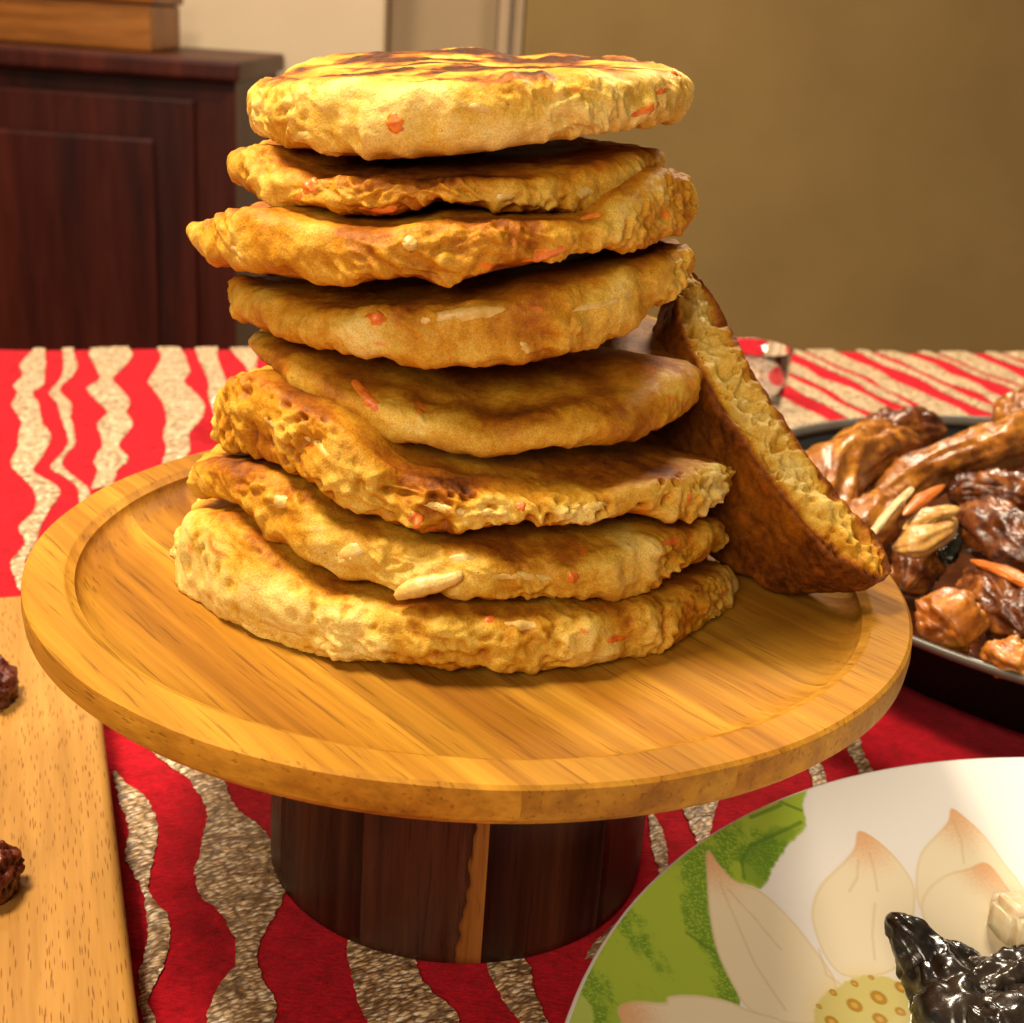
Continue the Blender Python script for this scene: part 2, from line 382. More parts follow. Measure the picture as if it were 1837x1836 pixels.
while u < .95:
    hw = [.011, .0055, .013, .007][k % 4]
    free_stripe(u, hw, .10 if u > .30 else .42, .95, k); u += hw*2+[.014, .013, .017, .012][k % 4]; k += 1
u = -.17; k = 40
while u > -.75:
    free_stripe(u, [.009, .005, .011][k % 3], -.1, .95, k); u -= [.03, .026, .036][k % 3]; k += 1

# ------------------------------------------------------------------ cake stand
st = empty('cake_stand', (0, 0, 0))
def lathe(profile, nseg):
    th = np.linspace(0, 2*math.pi, nseg, endpoint=False)
    P_ = np.array(profile); G = np.stack([np.cos(th)[:, None]*P_[:, 0], np.sin(th)[:, None]*P_[:, 0], np.zeros((nseg, 1))+P_[:, 1]], -1)
    return G
prof = [(0.0, H-.0075)]+[(r_, H-.0075) for r_ in np.linspace(.01, .104, 14)]
prof += [(.104+.012*math.sin(a), H-.0075+.0062*(1-math.cos(a))/1.0*1.05) for a in np.linspace(.15, 1.5, 9)]
prof += [(.1180, H-.0006), (.1184, H-.0002), (.1188, H), (.1192, H), (.124, H), (.1289, H), (.1299, H-.0008), (.1302, H-.005), (.1298, H-.0085), (.128, H-.0105), (.122, H-.0118), (.10, H-.013), (.05, H-.013), (0.0, H-.013)]
NS = 288
G = lathe(prof, NS)
wob = .00035*perlin(np.stack([G[..., 0]*30, G[..., 1]*30, G[..., 2]*30], -1)); G[..., 2] += wob*(G[..., 2] > H-.004)
gd = np.array([math.cos(GRAIN), math.sin(GRAIN)]); gp = np.array([-gd[1], gd[0]])
cuts = [-.2, -.070, -.022, .034, .086, .2]
me0 = bpy.data.meshes.new('tray_full'); Fq = grid_faces(NS, len(prof), True)
bm0 = bmesh.new(); vv = [bm0.verts.new(q) for q in G.reshape(-1, 3)]
for f in Fq:
    try: bm0.faces.new([vv[i] for i in f])
    except ValueError: pass
bmesh.ops.remove_doubles(bm0, verts=bm0.verts[:], dist=1e-6)
bmesh.ops.recalc_face_normals(bm0, faces=bm0.faces[:])
for a, b in zip(cuts[:-1], cuts[1:]):
    bm = bm0.copy()
    for (pos, sgn) in ((a+.00001, -1), (b-.00001, 1)):
        bmesh.ops.bisect_plane(bm, geom=bm.verts[:]+bm.edges[:]+bm.faces[:], plane_co=(gp[0]*pos, gp[1]*pos, 0), plane_no=(gp[0]*sgn, gp[1]*sgn, 0), clear_outer=True)
    ed = [e for e in bm.edges if e.is_boundary]
    if ed:
        cap = bmesh.ops.holes_fill(bm, edges=ed, sides=0)['faces']
        bmesh.ops.split_edges(bm, edges=list({e for f in cap for e in f.edges}))
    bmesh.ops.recalc_face_normals(bm, faces=bm.faces[:])
    me = bpy.data.meshes.new('tray_stave'); bm.to_mesh(me); bm.free()
    me.materials.append(M['tray'])
    for p_ in me.polygons: p_.use_smooth = abs(p_.normal.dot(Vector((gp[0], gp[1], 0)))) < .99 or p_.area < 2e-5
    me.set_sharp_from_angle(angle=R_(28))
    link(bpy.data.objects.new('tray_stave', me), st)
bm0.free()
# pedestal: staves side by side round the column, one with a pale sapwood streak
def rcol(z): return .0585+.0022*math.sin(math.pi*min(1, max(0, 1-z/.09))*.62)-(.0016 if z < .001 else 0)
def sector(name, fa, fb, mat, zs=np.concatenate([[0.0005, .0012], np.linspace(.004, H-.0132, 26)]), n=10, proud=0):
    V = []
    for z in zs:
        a, b = fa(z), fb(z)
        for k in range(n+1):
            th = a+(b-a)*k/n; r_ = rcol(z)+proud; V.append((r_*math.sin(th), -r_*math.cos(th), z))
    V = np.array(V); nz = len(zs); G = V.reshape(nz, n+1, 3)
    core = G*np.array([.55, .55, 1])
    allv = np.concatenate([V, core.reshape(-1, 3)]); F1 = grid_faces(nz, n+1); off = nz*(n+1)
    F_ = [tuple(f[::-1]) for f in F1]
    for j in range(n):
        F_.append((j, j+1, off+j+1, off+j)); t0 = (nz-1)*(n+1)+j; F_.append((t0+1, t0, off+t0, off+t0+1))
    for i in range(nz-1):
        a0 = i*(n+1); a1 = (i+1)*(n+1); F_.append((a0, off+a0, off+a1, a1)); b0 = a0+n; b1 = a1+n; F_.append((b1, off+b1, off+b0, b0))
    return mesh_np(name, allv, F_, mat, st)
def con(a): return lambda z: a
def streak(z):
    f = 1-z/(H-.013); w = .012+.115*max(0, f)**1.05 if f > .12 else .010
    return R_(8.6)-w*(1+.22*float(perlin(np.array([z*190, 1.7, .3]))))+.012*float(perlin(np.array([z*600, 7.7, .3])))*(f > .2)
ga = .0009
bounds = [R_(-62), R_(-26), None, R_(8.6), R_(46), R_(80), R_(118), R_(155), R_(195), R_(232), R_(268), R_(298)]
sector('pedestal_stave', con(R_(-62)+ga), con(R_(-26)-ga), M['walnut'])
sector('pedestal_stave', con(R_(-26)+ga), lambda z: streak(z)-ga*.3, M['walnut'], zs=np.concatenate([[.0005, .0012], np.linspace(.004, H-.0132, 70)]))
sector('sapwood_streak', lambda z: streak(z), con(R_(8.6)), M['sapwood'], zs=np.concatenate([[.0005, .0012], np.linspace(.004, H-.0132, 70)]), n=4)
bb = [R_(8.6), R_(46), R_(80), R_(118), R_(155), R_(195), R_(232), R_(268), R_(298)]
for a, b in zip(bb[:-1], bb[1:]): sector('pedestal_stave', con(a+ga), con(b-ga), M['walnut'])
tag(st, 'round wooden cake stand with pale tray and thick dark pedestal', 'cake stand')

# ------------------------------------------------------------------ pancakes
t = NT('pancake'); A_ = t.attr('pc'); ch = t.sep(A_); c = t.coord()
f1 = t.noise(c, 420, 4, .65); f2 = t.noise(c, 1500, 3, .6); f3 = t.noise(c, 90, 3, .5)
tone = t.math('ADD', ch[0], t.math('MULTIPLY', t.math('SUBTRACT', f1, .5), .50))
tone = t.math('ADD', tone, t.math('MULTIPLY', t.math('SUBTRACT', f3, .5), .22))
col = t.ramp(tone, [(0.0, (.76, .57, .18)), (.2, (.68, .43, .065)), (.42, (.54, .255, .016)), (.66, (.34, .105, .006)), (.88, (.17, .045, .005)), (1, (.06, .015, .003))])
gr = t.noise(c, 2300, 2, .6)
col = t.mix(.55, col, t.ramp(gr, [(.32, (.62, .52, .40)), (.62, (1.14, 1.14, 1.12))]), 'MULTIPLY')
col = t.mix(ch[1], col, (.72, .15, .012))
spk = t.ramp(t.noise(c, 800, 2, .5), [(.71, 0), (.76, 1)])
col = t.mix(t.math('MULTIPLY', spk, .55), col, (.16, .05, .01))
hb = t.math('ADD', t.math('ADD', t.math('MULTIPLY', f1, .8), t.math('MULTIPLY', f2, .5)), t.math('MULTIPLY', gr, .25))
t.bsdf(Base_Color=col, Roughness=t.math('ADD', .34, t.math('MULTIPLY', f1, .25)), Specular_IOR_Level=.14, Subsurface_Weight=.12, Subsurface_Scale=.004,
       Subsurface_Radius=(1.0, .45, .15), Normal=t.bump(hb, .42, .0010)); M['cake'] = t.m
t = NT('carrot'); c = t.coord(); f1 = t.noise(c, 500, 3)
t.bsdf(Base_Color=t.ramp(f1, [(.3, (.55, .10, .010)), (.7, (.85, .25, .025))]), Roughness=.4, Subsurface_Weight=.15, Subsurface_Scale=.003, Normal=t.bump(f1, .4, .0006)); M['carrot'] = t.m
t = NT('potato_shred'); c = t.coord(); f1 = t.noise(c, 350, 3); f2 = t.noise(c, 900, 3)
t.bsdf(Base_Color=t.ramp(f1, [(.3, (.58, .33, .06)), (.7, (.74, .52, .17))]), Roughness=.38, Subsurface_Weight=.15, Subsurface_Scale=.003, Normal=t.bump(f2, .4, .0006)); M['shred'] = t.m

AX = np.array([0.0, .018])
nf, nb = 640, 110
TH = np.concatenate([np.linspace(-2.0, 2.0, nf, endpoint=False), np.linspace(2.0, 2*math.pi-2.0, nb, endpoint=False)])  # 0 = towards the camera
DIR = np.stack([np.sin(TH), -np.cos(TH)], -1)
NT_ = len(TH); FRONT = np.abs(np.arctan2(np.sin(TH), np.cos(TH))) < math.pi/2*1.02
TRAYZ = H-.0075
def solve_z(R, curve, z0):
    """height at which the rim point at radius R projects onto the traced curve"""
    cx = np.array([q[0] for q in curve], float); cy = np.array([q[1] for q in curve], float)
    P3 = np.concatenate([AX+DIR*R[:, None], np.full((NT_, 1), z0)], -1)
    for it in range(14):
        x, y, d = proj(P3); P3[:, 2] += (y-np.interp(x, cx, cy))*d/FPX/.93*.8
    return P3[:, 2]
def fill_back(z, back):
    """front heights kept; the rear half goes smoothly from the left end to the right end"""
    th = np.arctan2(np.sin(TH), np.cos(TH)); out = z.copy()
    iL = np.argmin(np.abs(th+math.pi/2)); iR = np.argmin(np.abs(th-math.pi/2))
    for i in np.where(np.abs(th) > math.pi/2)[0]:
        s = (th[i]-math.pi/2)/math.pi if th[i] > 0 else (th[i]+2*math.pi-math.pi/2)/math.pi
        w = s*s*(3-2*s); out[i] = z[iR]*(1-w)+z[iL]*w+back*math.sin(math.pi*s)
    return out
def sm(a, k):
    w = np.hanning(k+2)[1:-1]; w /= w.sum(); n = k//2
    return np.convolve(np.concatenate([a[-n:], a, a[:n]]), w, 'valid')[:len(a)]

CAKES = []   # from the tray upwards
def cake(label, xl, yl, xr, yr, low, crest, back_low=0, back_crest=0, inset=.008, seed=1, tone=(.30, .52), rough=1.0, pits=0.0, corner=(), dy=0.0, backsil=None, palezone=None, topbrown=0, squash=1.0):
    XL = at_y(xl, yl, AX[1]+dy); XR = at_y(xr, yr, AX[1]+dy)
    R0 = (XR[0]-XL[0])/2; cx = (XR[0]+XL[0])/2-AX[0]
    Rm = R0*(1+.022*perlin(np.stack([np.cos(TH)*1.6, np.sin(TH)*1.6, 0*TH+seed*3.7], -1))+.010*perlin(np.stack([np.cos(TH)*5, np.sin(TH)*5, 0*TH+seed*1.7], -1)))
    for (a, wd, amt) in corner:
        Rm = Rm+amt*np.exp(-((np.arctan2(np.sin(TH-R_(a)), np.cos(TH-R_(a))))/R_(wd))**2)
    # offset circle seen from the common axis
    ey = dy; b = DIR[:, 0]*cx+DIR[:, 1]*ey; R = b+np.sqrt(np.maximum(b*b-(cx*cx+ey*ey)+Rm*Rm, 1e-8))
    zguess = (XL[2]+XR[2])/2
    zb = solve_z(R-.003, low, zguess); zt = solve_z(R-inset*.55, crest, zguess+.01)
    zb = sm(fill_back(zb, back_low), 9); zt = fill_back(zt, back_crest)
    if backsil is not None:
        zs_ = solve_z(R-inset*.55, backsil, zguess+.02); th = np.abs(np.arctan2(np.sin(TH), np.cos(TH)))
        w = sstep(1.35, 1.8, th); zt = zt*(1-w)+zs_*w
    zt = sm(zt, 13); zt = np.maximum(zt, zb+.005)
    hgt = zt-zb; zm = (zt+zb)/2
    rf = np.linspace(0, .985, 56) if backsil else np.array([0, .2, .35, .48, .58, .66]+list(np.linspace(.70, .985, 24)))
    rc = R-inset
    tmid = np.mean(zt); bmid = np.mean(zb)
    w = sstep(.25, 1.0, rf)
    ztop = zt[:, None]*w+tmid*(1-w)+.0012*np.sin(np.pi*np.clip(rf, 0, 1))[None]
    rtop = rc[:, None]*rf
    ph = np.linspace(math.pi/2, -math.pi/2, 44)
    rs = (R-inset)[:, None]+inset*np.abs(np.cos(ph))[None]**.62
    zsd = zm[:, None]+(hgt/2)[:, None]*np.sign(np.sin(ph))[None]*np.abs(np.sin(ph))[None]**.85
    rfb = np.array([.97, .9, .8, .68, .5, .3, 0.0]); wb = sstep(.2, 1.0, rfb)
    zbo = zb[:, None]*wb+bmid*(1-wb); rbo = rc[:, None]*rfb
    # rest on what lies below: never dip under it
    if CAKES:
        lr, lz = CAKES[-1]['r'], CAKES[-1]['z']
        for i in range(NT_):
            fl = np.interp(rbo[i], lr[i], lz[i]); ok = rbo[i] < lr[i][-1]-.004
            zbo[i] = np.where(ok, np.maximum(zbo[i], fl+.0004), zbo[i])
    else:
        zbo = np.maximum(zbo, TRAYZ+.0004); zsd = np.maximum(zsd, TRAYZ+.0004)
        zbo = np.where(rfb[None] < .98, TRAYZ+.0004, zbo)
    over = np.interp(rfb[::-1][0], rfb[::-1], zbo[0][::-1])
    for j in range(len(rf)):
        fl = np.array([np.interp(rtop[i, j], rbo[i][::-1], zbo[i][::-1]) for i in range(0, NT_, 10)])
        flo = np.interp(np.arange(NT_), np.arange(0, NT_, 10), fl); ztop[:, j] = np.maximum(ztop[:, j], flo+.004)
    rr = np.concatenate([rtop, rs, rbo], 1); zz = np.concatenate([ztop, zsd, zbo], 1)
    G = np.concatenate([AX+DIR[:, None, :]*rr[..., None], zz[..., None]], -1)
    nv = rr.shape[1]; nt = len(rf); ns = len(ph)
    N = grid_normals(G); 
    if np.mean((N*(G-np.array([AX[0], AX[1], zguess])))[:, nt+ns//2].sum(-1)) < 0: N = -N
    side = np.zeros(nv); side[nt:nt+ns] = np.sin(np.linspace(0, math.pi, ns))**.5
    mask = .35+.65*side; mask[nt+ns:] = 0.0; mask[:6] = .1
    mask[nt+ns-6:nt+ns] *= np.linspace(1, .2, 6)
    sd = np.array([seed*5.13, seed*2.7, seed*9.1])
    Q = G+sd
    warp = np.stack([perlin(Q*70), perlin(Q*70+9), perlin(Q*70+31)], -1)*.004
    Qw = Q+warp
    big = fbm(Q*75, 2); med = fbm(Qw*210, 2); fin = fbm(Qw*560, 2)
    def strand(al, L, Wd, o):
        s_ = TH[:, None]*.07; zz_ = G[..., 2]+.004*perlin(Q*60+o)
        a_ = s_*math.cos(al)+zz_*math.sin(al); b_ = -s_*math.sin(al)+zz_*math.cos(al)
        n_ = perlin(np.stack([a_/L, b_/Wd, rr*30+o+seed], -1)); return np.clip(1-np.abs(n_)*2.6, 0, 1)
    s1 = strand(.25, .013, .0036, 1.0); s2 = strand(-.45, .011, .0032, 6.0)
    msel = sstep(-.1, .25, perlin(Q*110+4))
    sr = s1*msel+s2*(1-msel)
    lump = np.clip(.62-worley(Qw*150), 0, .62)/.62
    loc = .30+1.0*sstep(-.2, .35, perlin(Q*38+11))
    disp = big*.0016+loc*(med*.0008+fin*.00028+((sr-.35)*.0008+(lump-.3)*.0012)*side[None]*rough)
    disp = disp*mask[None]*rough
    pit = np.zeros_like(disp)
    if pits:
        wl = worley(Qw*250+3); pit = np.clip(.42-wl, 0, .42)/.42*sstep(-.25, .1, perlin(Q*90+8)); wl2 = worley(Qw*130+7); pit = np.maximum(pit, np.clip(.30-wl2, 0, .3)/.3)
        pit = pit*side[None]; disp = disp-pit*.0026*pits
    # ragged lower lip
    lip = np.zeros(nv); lip[nt+int(ns*.62):nt+ns] = np.sin(np.linspace(0, math.pi, ns-int(ns*.62)))
    rag = np.stack([np.sin(TH)*.07, -np.cos(TH)*.07, 0*TH], -1)+sd
    lp = (fbm(rag*95, 3)*.0015+np.clip(perlin(rag*330)-.15, 0, 1)*.0011*sstep(0, .3, perlin(rag*60+5)))
    G = G+N*disp[..., None]
    G[..., 2] -= (lp[:, None]*lip[None])*rough*(0.15 if not CAKES else 1)
    G[..., 2] = np.maximum(G[..., 2], TRAYZ+.0003)
    # browning: faces that touched the pan are brown, the sides pale
    sidecol = np.zeros(nv); sidecol[nt:nt+ns] = np.sin(np.linspace(0, math.pi, ns))**.8
    crest_ring = np.exp(-((np.arange(nv)-(nt+3))/6.0)**2)
    br = fbm(Q*55+2, 3); br2 = fbm(Q*22+5, 2)
    tn = tone[1]+.11+(tone[0]-tone[1]-.11)*sidecol[None]+.22*br+.20*br2+crest_ring[None]*.10*(.5+br)
    tn = tn-.10*np.clip(disp/.0012, -1, 1)*side[None]+pit*.30
    tn[:, nt+ns-5:] += .18
    if topbrown:
        tb_ = sstep(-.25, .5, fbm(Qw*np.array([40, 60, 60])+1, 3)+.3*med+.12)*(1-sidecol[None]); tn = tn+topbrown*tb_*(np.arange(nv) < nt+10)[None]
    if palezone:
        a0, a1, amt = palezone; th = np.degrees(np.arctan2(np.sin(TH), np.cos(TH)))
        tn = tn-amt*(sstep(a0-12, a0+6, th)*(1-sstep(a1-6, a1+12, th)))[:, None]*(.3+.7*sidecol[None])
    car = np.zeros_like(tn); cn = perlin(Q*np.array([130, 130, 260])+40); car = sstep(.62, .75, cn)*side[None]*.7
    A = np.stack([np.clip(tn, 0, 1), car, pit], -1)
    V = G.reshape(-1, 3)
    ob = mesh_np('pancake', V, grid_faces(NT_, nv, True), M['cake'], None, True, {'pc': A.reshape(-1, 3)})
    # base-of-thing origin
    me = ob.data; o_ = Vector((AX[0]+cx, AX[1]+dy, float(zb.mean()))); me.transform(Matrix.Translation(-o_)); ob.location = o_
    tag(ob, label, 'pancake', 'vegetable pancakes stacked on the cake stand')
    zprof = np.concatenate([ztop, zsd[:, :12]], 1); rprof = np.concatenate([rtop, rs[:, :12]], 1)
    bv = BVHTree.FromPolygons([tuple(q) for q in V], grid_faces(NT_, nv, True).tolist())
    CAKES.append({'o': ob, 'r': rprof, 'z': zprof, 'bvh': bv}); return ob

cake('bottom pancake of the stack with thick pale torn left side', 328, 1060, 1306, 1070,
     [(324, 1062), (336, 1082), (390, 1118), (450, 1158), (540, 1185), (659, 1194), (779, 1198), (869, 1206), (989, 1209), (1066, 1198), (1150, 1182), (1234, 1152), (1294, 1112), (1304, 1075)],
     [(326, 1000), (334, 960), (350, 912), (400, 925), (450, 965), (520, 1025), (600, 1066), (700, 1085), (800, 1090), (880, 1105), (1000, 1102), (1100, 1092), (1200, 1068), (1290, 1025), (1308, 1000)],
     back_crest=-.002, seed=1, tone=(.22, .48), palezone=(-100, -28, .20), rough=1.1, pits=.5)
cake('lumpy pancake directly above the bottom pancake, with a pale shred jutting out', 352, 850, 1296, 950,
     [(350, 858), (366, 888), (432, 912), (468, 954), (540, 1008), (581, 1032), (605, 1050), (653, 1047), (707, 1070), (779, 1064), (809, 1076), (899, 1080), (971, 1074), (1120, 1077), (1168, 1062), (1234, 1020), (1276, 984), (1295, 954)],
     [(350, 838), (372, 822), (430, 832), (500, 862), (560, 900), (600, 935), (680, 958), (760, 985), (800, 982), (900, 986), (1000, 988), (1100, 976), (1200, 952), (1292, 925)],
     seed=2, tone=(.30, .50), rough=1.35)
cake('third pancake from the tray with porous crumbly torn edge', 386, 765, 1304, 850,
     [(384, 770), (392, 806), (440, 815), (498, 832), (551, 858), (599, 894), (641, 915), (677, 925), (707, 945), (779, 962), (869, 954), (947, 938), (989, 948), (1066, 942), (1126, 925), (1198, 933), (1252, 926), (1294, 888), (1306, 855)],
     [(384, 740), (400, 700), (440, 665), (480, 692), (569, 742), (635, 790), (683, 838), (731, 857), (839, 880), (959, 892), (1078, 888), (1168, 860), (1258, 838), (1306, 825)],
     seed=3, tone=(.24, .50), pits=1.35, rough=1.15, corner=[(-28, 9, .004)], inset=.006)
cake('thin tilted pancake showing its smooth golden top, fourth from the tray', 452, 600, 1258, 680,
     [(449, 603), (480, 655), (527, 703), (599, 751), (659, 784), (707, 800), (767, 805), (827, 817), (863, 829), (893, 827), (959, 812), (1049, 810), (1138, 799), (1198, 775), (1246, 722), (1258, 680)],
     [(449, 568), (480, 588), (560, 640), (650, 690), (750, 722), (870, 748), (960, 738), (1050, 722), (1140, 700), (1220, 642), (1256, 600)],
     back_low=.016, back_crest=.012, seed=4, tone=(.38, .50), rough=.7, inset=.013)
cake('fifth pancake from the tray with a long pale shred along its edge', 430, 530, 1240, 470,
     [(425, 540), (441, 572), (463, 600), (545, 619), (605, 632), (681, 641), (725, 666), (790, 664), (899, 661), (997, 650), (1089, 621), (1138, 594), (1193, 546), (1225, 495), (1242, 465)],
     [(425, 500), (440, 500), (470, 515), (540, 540), (620, 558), (700, 553), (800, 548), (900, 538), (950, 520), (1050, 500), (1150, 470), (1200, 448), (1240, 430)],
     seed=5, tone=(.32, .52), rough=1.1)
cake('widest upper pancake with pointed left tip and raised right lobe', 366, 430, 1243, 370,
     [(362, 430), (366, 464), (387, 478), (431, 487), (463, 494), (518, 504), (583, 513), (637, 512), (681, 499), (735, 499), (768, 513), (801, 514), (872, 496), (953, 480), (1008, 464), (1062, 453), (1117, 450), (1160, 451), (1204, 424), (1244, 380)],
     [(362, 405), (400, 384), (463, 372), (540, 400), (600, 410), (700, 412), (760, 402), (850, 400), (900, 397), (1000, 398), (1070, 390), (1110, 352), (1160, 318), (1195, 302), (1244, 330)],
     seed=6, tone=(.32, .48), rough=1.0, corner=[(-84, 6, .003)])
cake('second pancake from the top, dark browned on its shaded face', 418, 300, 1182, 290,
     [(414, 302), (425, 322), (463, 354), (501, 370), (540, 371), (594, 384), (637, 389), (703, 388), (763, 366), (806, 367), (899, 384), (975, 389), (1062, 384), (1117, 355), (1160, 322), (1184, 295)],
     [(414, 280), (430, 266), (470, 262), (510, 300), (560, 316), (650, 320), (800, 322), (900, 318), (1000, 312), (1100, 288), (1184, 258)],
     seed=7, tone=(.34, .68), rough=1.15)
cake('topmost pancake of the stack with scorched brown spots on top', 445, 190, 1238, 170,
     [(441, 195), (447, 220), (480, 256), (540, 272), (627, 283), (692, 288), (768, 286), (844, 280), (926, 268), (1008, 256), (1089, 241), (1171, 233), (1225, 216), (1240, 205)],
     [(441, 168), (480, 148), (540, 136), (640, 142), (720, 150), (800, 142), (950, 134), (1100, 128), (1200, 128), (1240, 135)],
     backsil=[(441, 160), (500, 132), (561, 108), (605, 92), (735, 90), (866, 86), (931, 104), (1024, 98), (1117, 105), (1193, 118), (1240, 134)],
     seed=8, tone=(.10, .20), rough=1.05, topbrown=.75, inset=.011)

def hit(ci, px, py):
    d = Vector(ray(px, py)).normalized(); h = CAKES[ci]['bvh'].ray_cast(Vector(CC), d)
    return (np.array(h[0]), np.array(h[1])) if h[0] is not None else (None, None)
def shred(ci, pts, rad, mat, name, out=.3, flat=.6, free=False):
    """a strand lying in the surface of a pancake along traced points"""
    pts = np.array(pts, float); tt = np.linspace(0, len(pts)-1, 14)
    P2 = np.stack([np.interp(tt, np.arange(len(pts)), pts[:, 0]), np.interp(tt, np.arange(len(pts)), pts[:, 1])], -1)
    C_, N_ = [], []
    y0 = hit(ci, *pts[-1])[0] if free else None
    for q in P2:
        h, n_ = hit(ci, *q)
        if free and y0 is not None: h, n_ = at_y(q[0], q[1], y0[1]-.0012), -cf
        if h is None: continue
        v_ = CC-h; v_ /= np.linalg.norm(v_)
        if n_@v_ < 0: n_ = -n_
        C_.append(h); N_.append(.5*n_+.5*v_)
    if len(C_) < 5: return
    C_ = np.array(C_); N_ = np.array(N_)
    for _ in range(2): C_[1:-1] = (C_[:-2]+2*C_[1:-1]+C_[2:])/4; N_[1:-1] = (N_[:-2]+N_[1:-1]*2+N_[2:])/4
    T = np.gradient(C_, axis=0); T /= np.linalg.norm(T, axis=1)[:, None]
    N_ -= (N_*T).sum(1)[:, None]*T; N_ /= np.linalg.norm(N_, axis=1)[:, None]; B = np.cross(T, N_)
    s = np.linspace(0, 1, len(C_)); rr = rad*(np.clip(np.sin(np.pi*np.clip(s, .03, .97)), .05, 1)**.45)
    rr = rr*(1+.25*perlin(np.stack([s*6, 0*s+pts[0, 0], 0*s+ci], -1)))
    n = 10; a = np.linspace(0, 2*math.pi, n, endpoint=False)
    G = C_[:, None]+N_[:, None]*(rad*(out-.35))+(B[:, None]*np.cos(a)[None, :, None]+N_[:, None]*flat*np.sin(a)[None, :, None])*rr[:, None, None]
    G = G+.12*rad*perlin(G*900)[..., None]*N_[:, None]
    nn = len(C_); V = np.concatenate([G.reshape(-1, 3), C_[:1], C_[-1:]])
    F_ = [(i*n+j, i*n+(j+1) % n, (i+1)*n+(j+1) % n, (i+1)*n+j) for i in range(nn-1) for j in range(n)]
    F_ += [(nn*n, (j+1) % n, j) for j in range(n)]+[(nn*n+1, (nn-1)*n+j, (nn-1)*n+(j+1) % n) for j in range(n)]
    mesh_np(name, V, F_, mat, CAKES[ci]['o'])
K = M['carrot']; Y = M['shred']
for ci, pts, rad in [(7, [(704, 196), (710, 222), (712, 246)], .0020), (7, [(1128, 208), (1160, 196), (1188, 184)], .0011), (7, [(1176, 168), (1200, 158)], .0010), (7, [(1195, 128), (1225, 138)], .0010),
                     (6, [(548, 352), (556, 336), (574, 330)], .0021), (6, [(640, 372), (690, 376), (720, 370)], .0012), (6, [(536, 340), (544, 356)], .0014),
                     (5, [(930, 470), (975, 455), (1030, 440)], .0014), (5, [(1040, 395), (1085, 385)], .0012),
                     (4, [(650, 566), (676, 572), (700, 574)], .0016),
                     (3, [(626, 676), (646, 702), (690, 752)], .0018), (2, [(726, 925), (745, 932), (762, 946)], .0017), (2, [(925, 905), (945, 912)], .0014), (2, [(1236, 884), (1232, 905)], .0012),
                     (1, [(1015, 1040), (1040, 1028)], .0014), (1, [(1180, 978), (1225, 968)], .0010), (0, [(870, 1118), (890, 1105)], .0013), (0, [(1080, 1150), (1130, 1140)], .0011)]:
    shred(ci, pts, rad*1.25, K, 'carrot_shred', out=-.02)
for ci, pts, rad in [(5, [(722, 424), (736, 434), (750, 448)], .0022), (5, [(880, 424), (905, 432)], .0016), (5, [(800, 460), (808, 474)], .0012), (5, [(408, 440), (425, 450), (440, 466)], .0013),
                     (4, [(740, 580), (820, 566), (920, 555)], .0022), (4, [(930, 610), (955, 640)], .0014), (4, [(735, 640), (765, 628)], .0016), (4, [(1010, 560), (1090, 545), (1150, 520)], .0012), (4, [(980, 530), (990, 550)], .0013),
                     (6, [(1020, 350), (1075, 340)], .0020), (6, [(880, 356), (930, 350)], .0015), (6, [(780, 352), (800, 360)], .0014),
                     (2, [(745, 895), (800, 915), (850, 920)], .0013), (2, [(540, 780), (575, 800), (600, 830)], .0014), (2, [(470, 745), (500, 770)], .0014), (2, [(1170, 860), (1185, 880)], .0012), (2, [(860, 915), (900, 930)], .0014), (2, [(1040, 915), (1090, 905)], .0013),
                     (1, [(590, 1010), (630, 990), (660, 985)], .0030), (1, [(850, 1035), (930, 1032), (1000, 1040)], .0014), (1, [(800, 1005), (860, 1000)], .0018), (1, [(540, 950), (560, 935)], .0026), (1, [(480, 905), (520, 900)], .0022),
                     (0, [(385, 1010), (398, 1025)], .0022), (0, [(450, 1105), (520, 1125), (560, 1140)], .0022), (0, [(560, 1160), (640, 1165)], .0018), (0, [(370, 965), (390, 975)], .0026), (0, [(900, 1120), (980, 1125)], .0016),
                     (7, [(760, 270), (772, 276)], .0011), (7, [(820, 190), (900, 200)], .0013), (7, [(520, 250), (560, 240)], .0014)]:
    if abs(pts[0][0]-pts[-1][0])+abs(pts[0][1]-pts[-1][1]) > 42: shred(ci, pts, rad*.9, Y, 'vegetable_shred', out=-.05)
shred(1, [(710, 1072), (728, 1060), (760, 1050), (800, 1044), (830, 1030)], .0027, Y, 'vegetable_shred', out=.4, flat=.9, free=True)

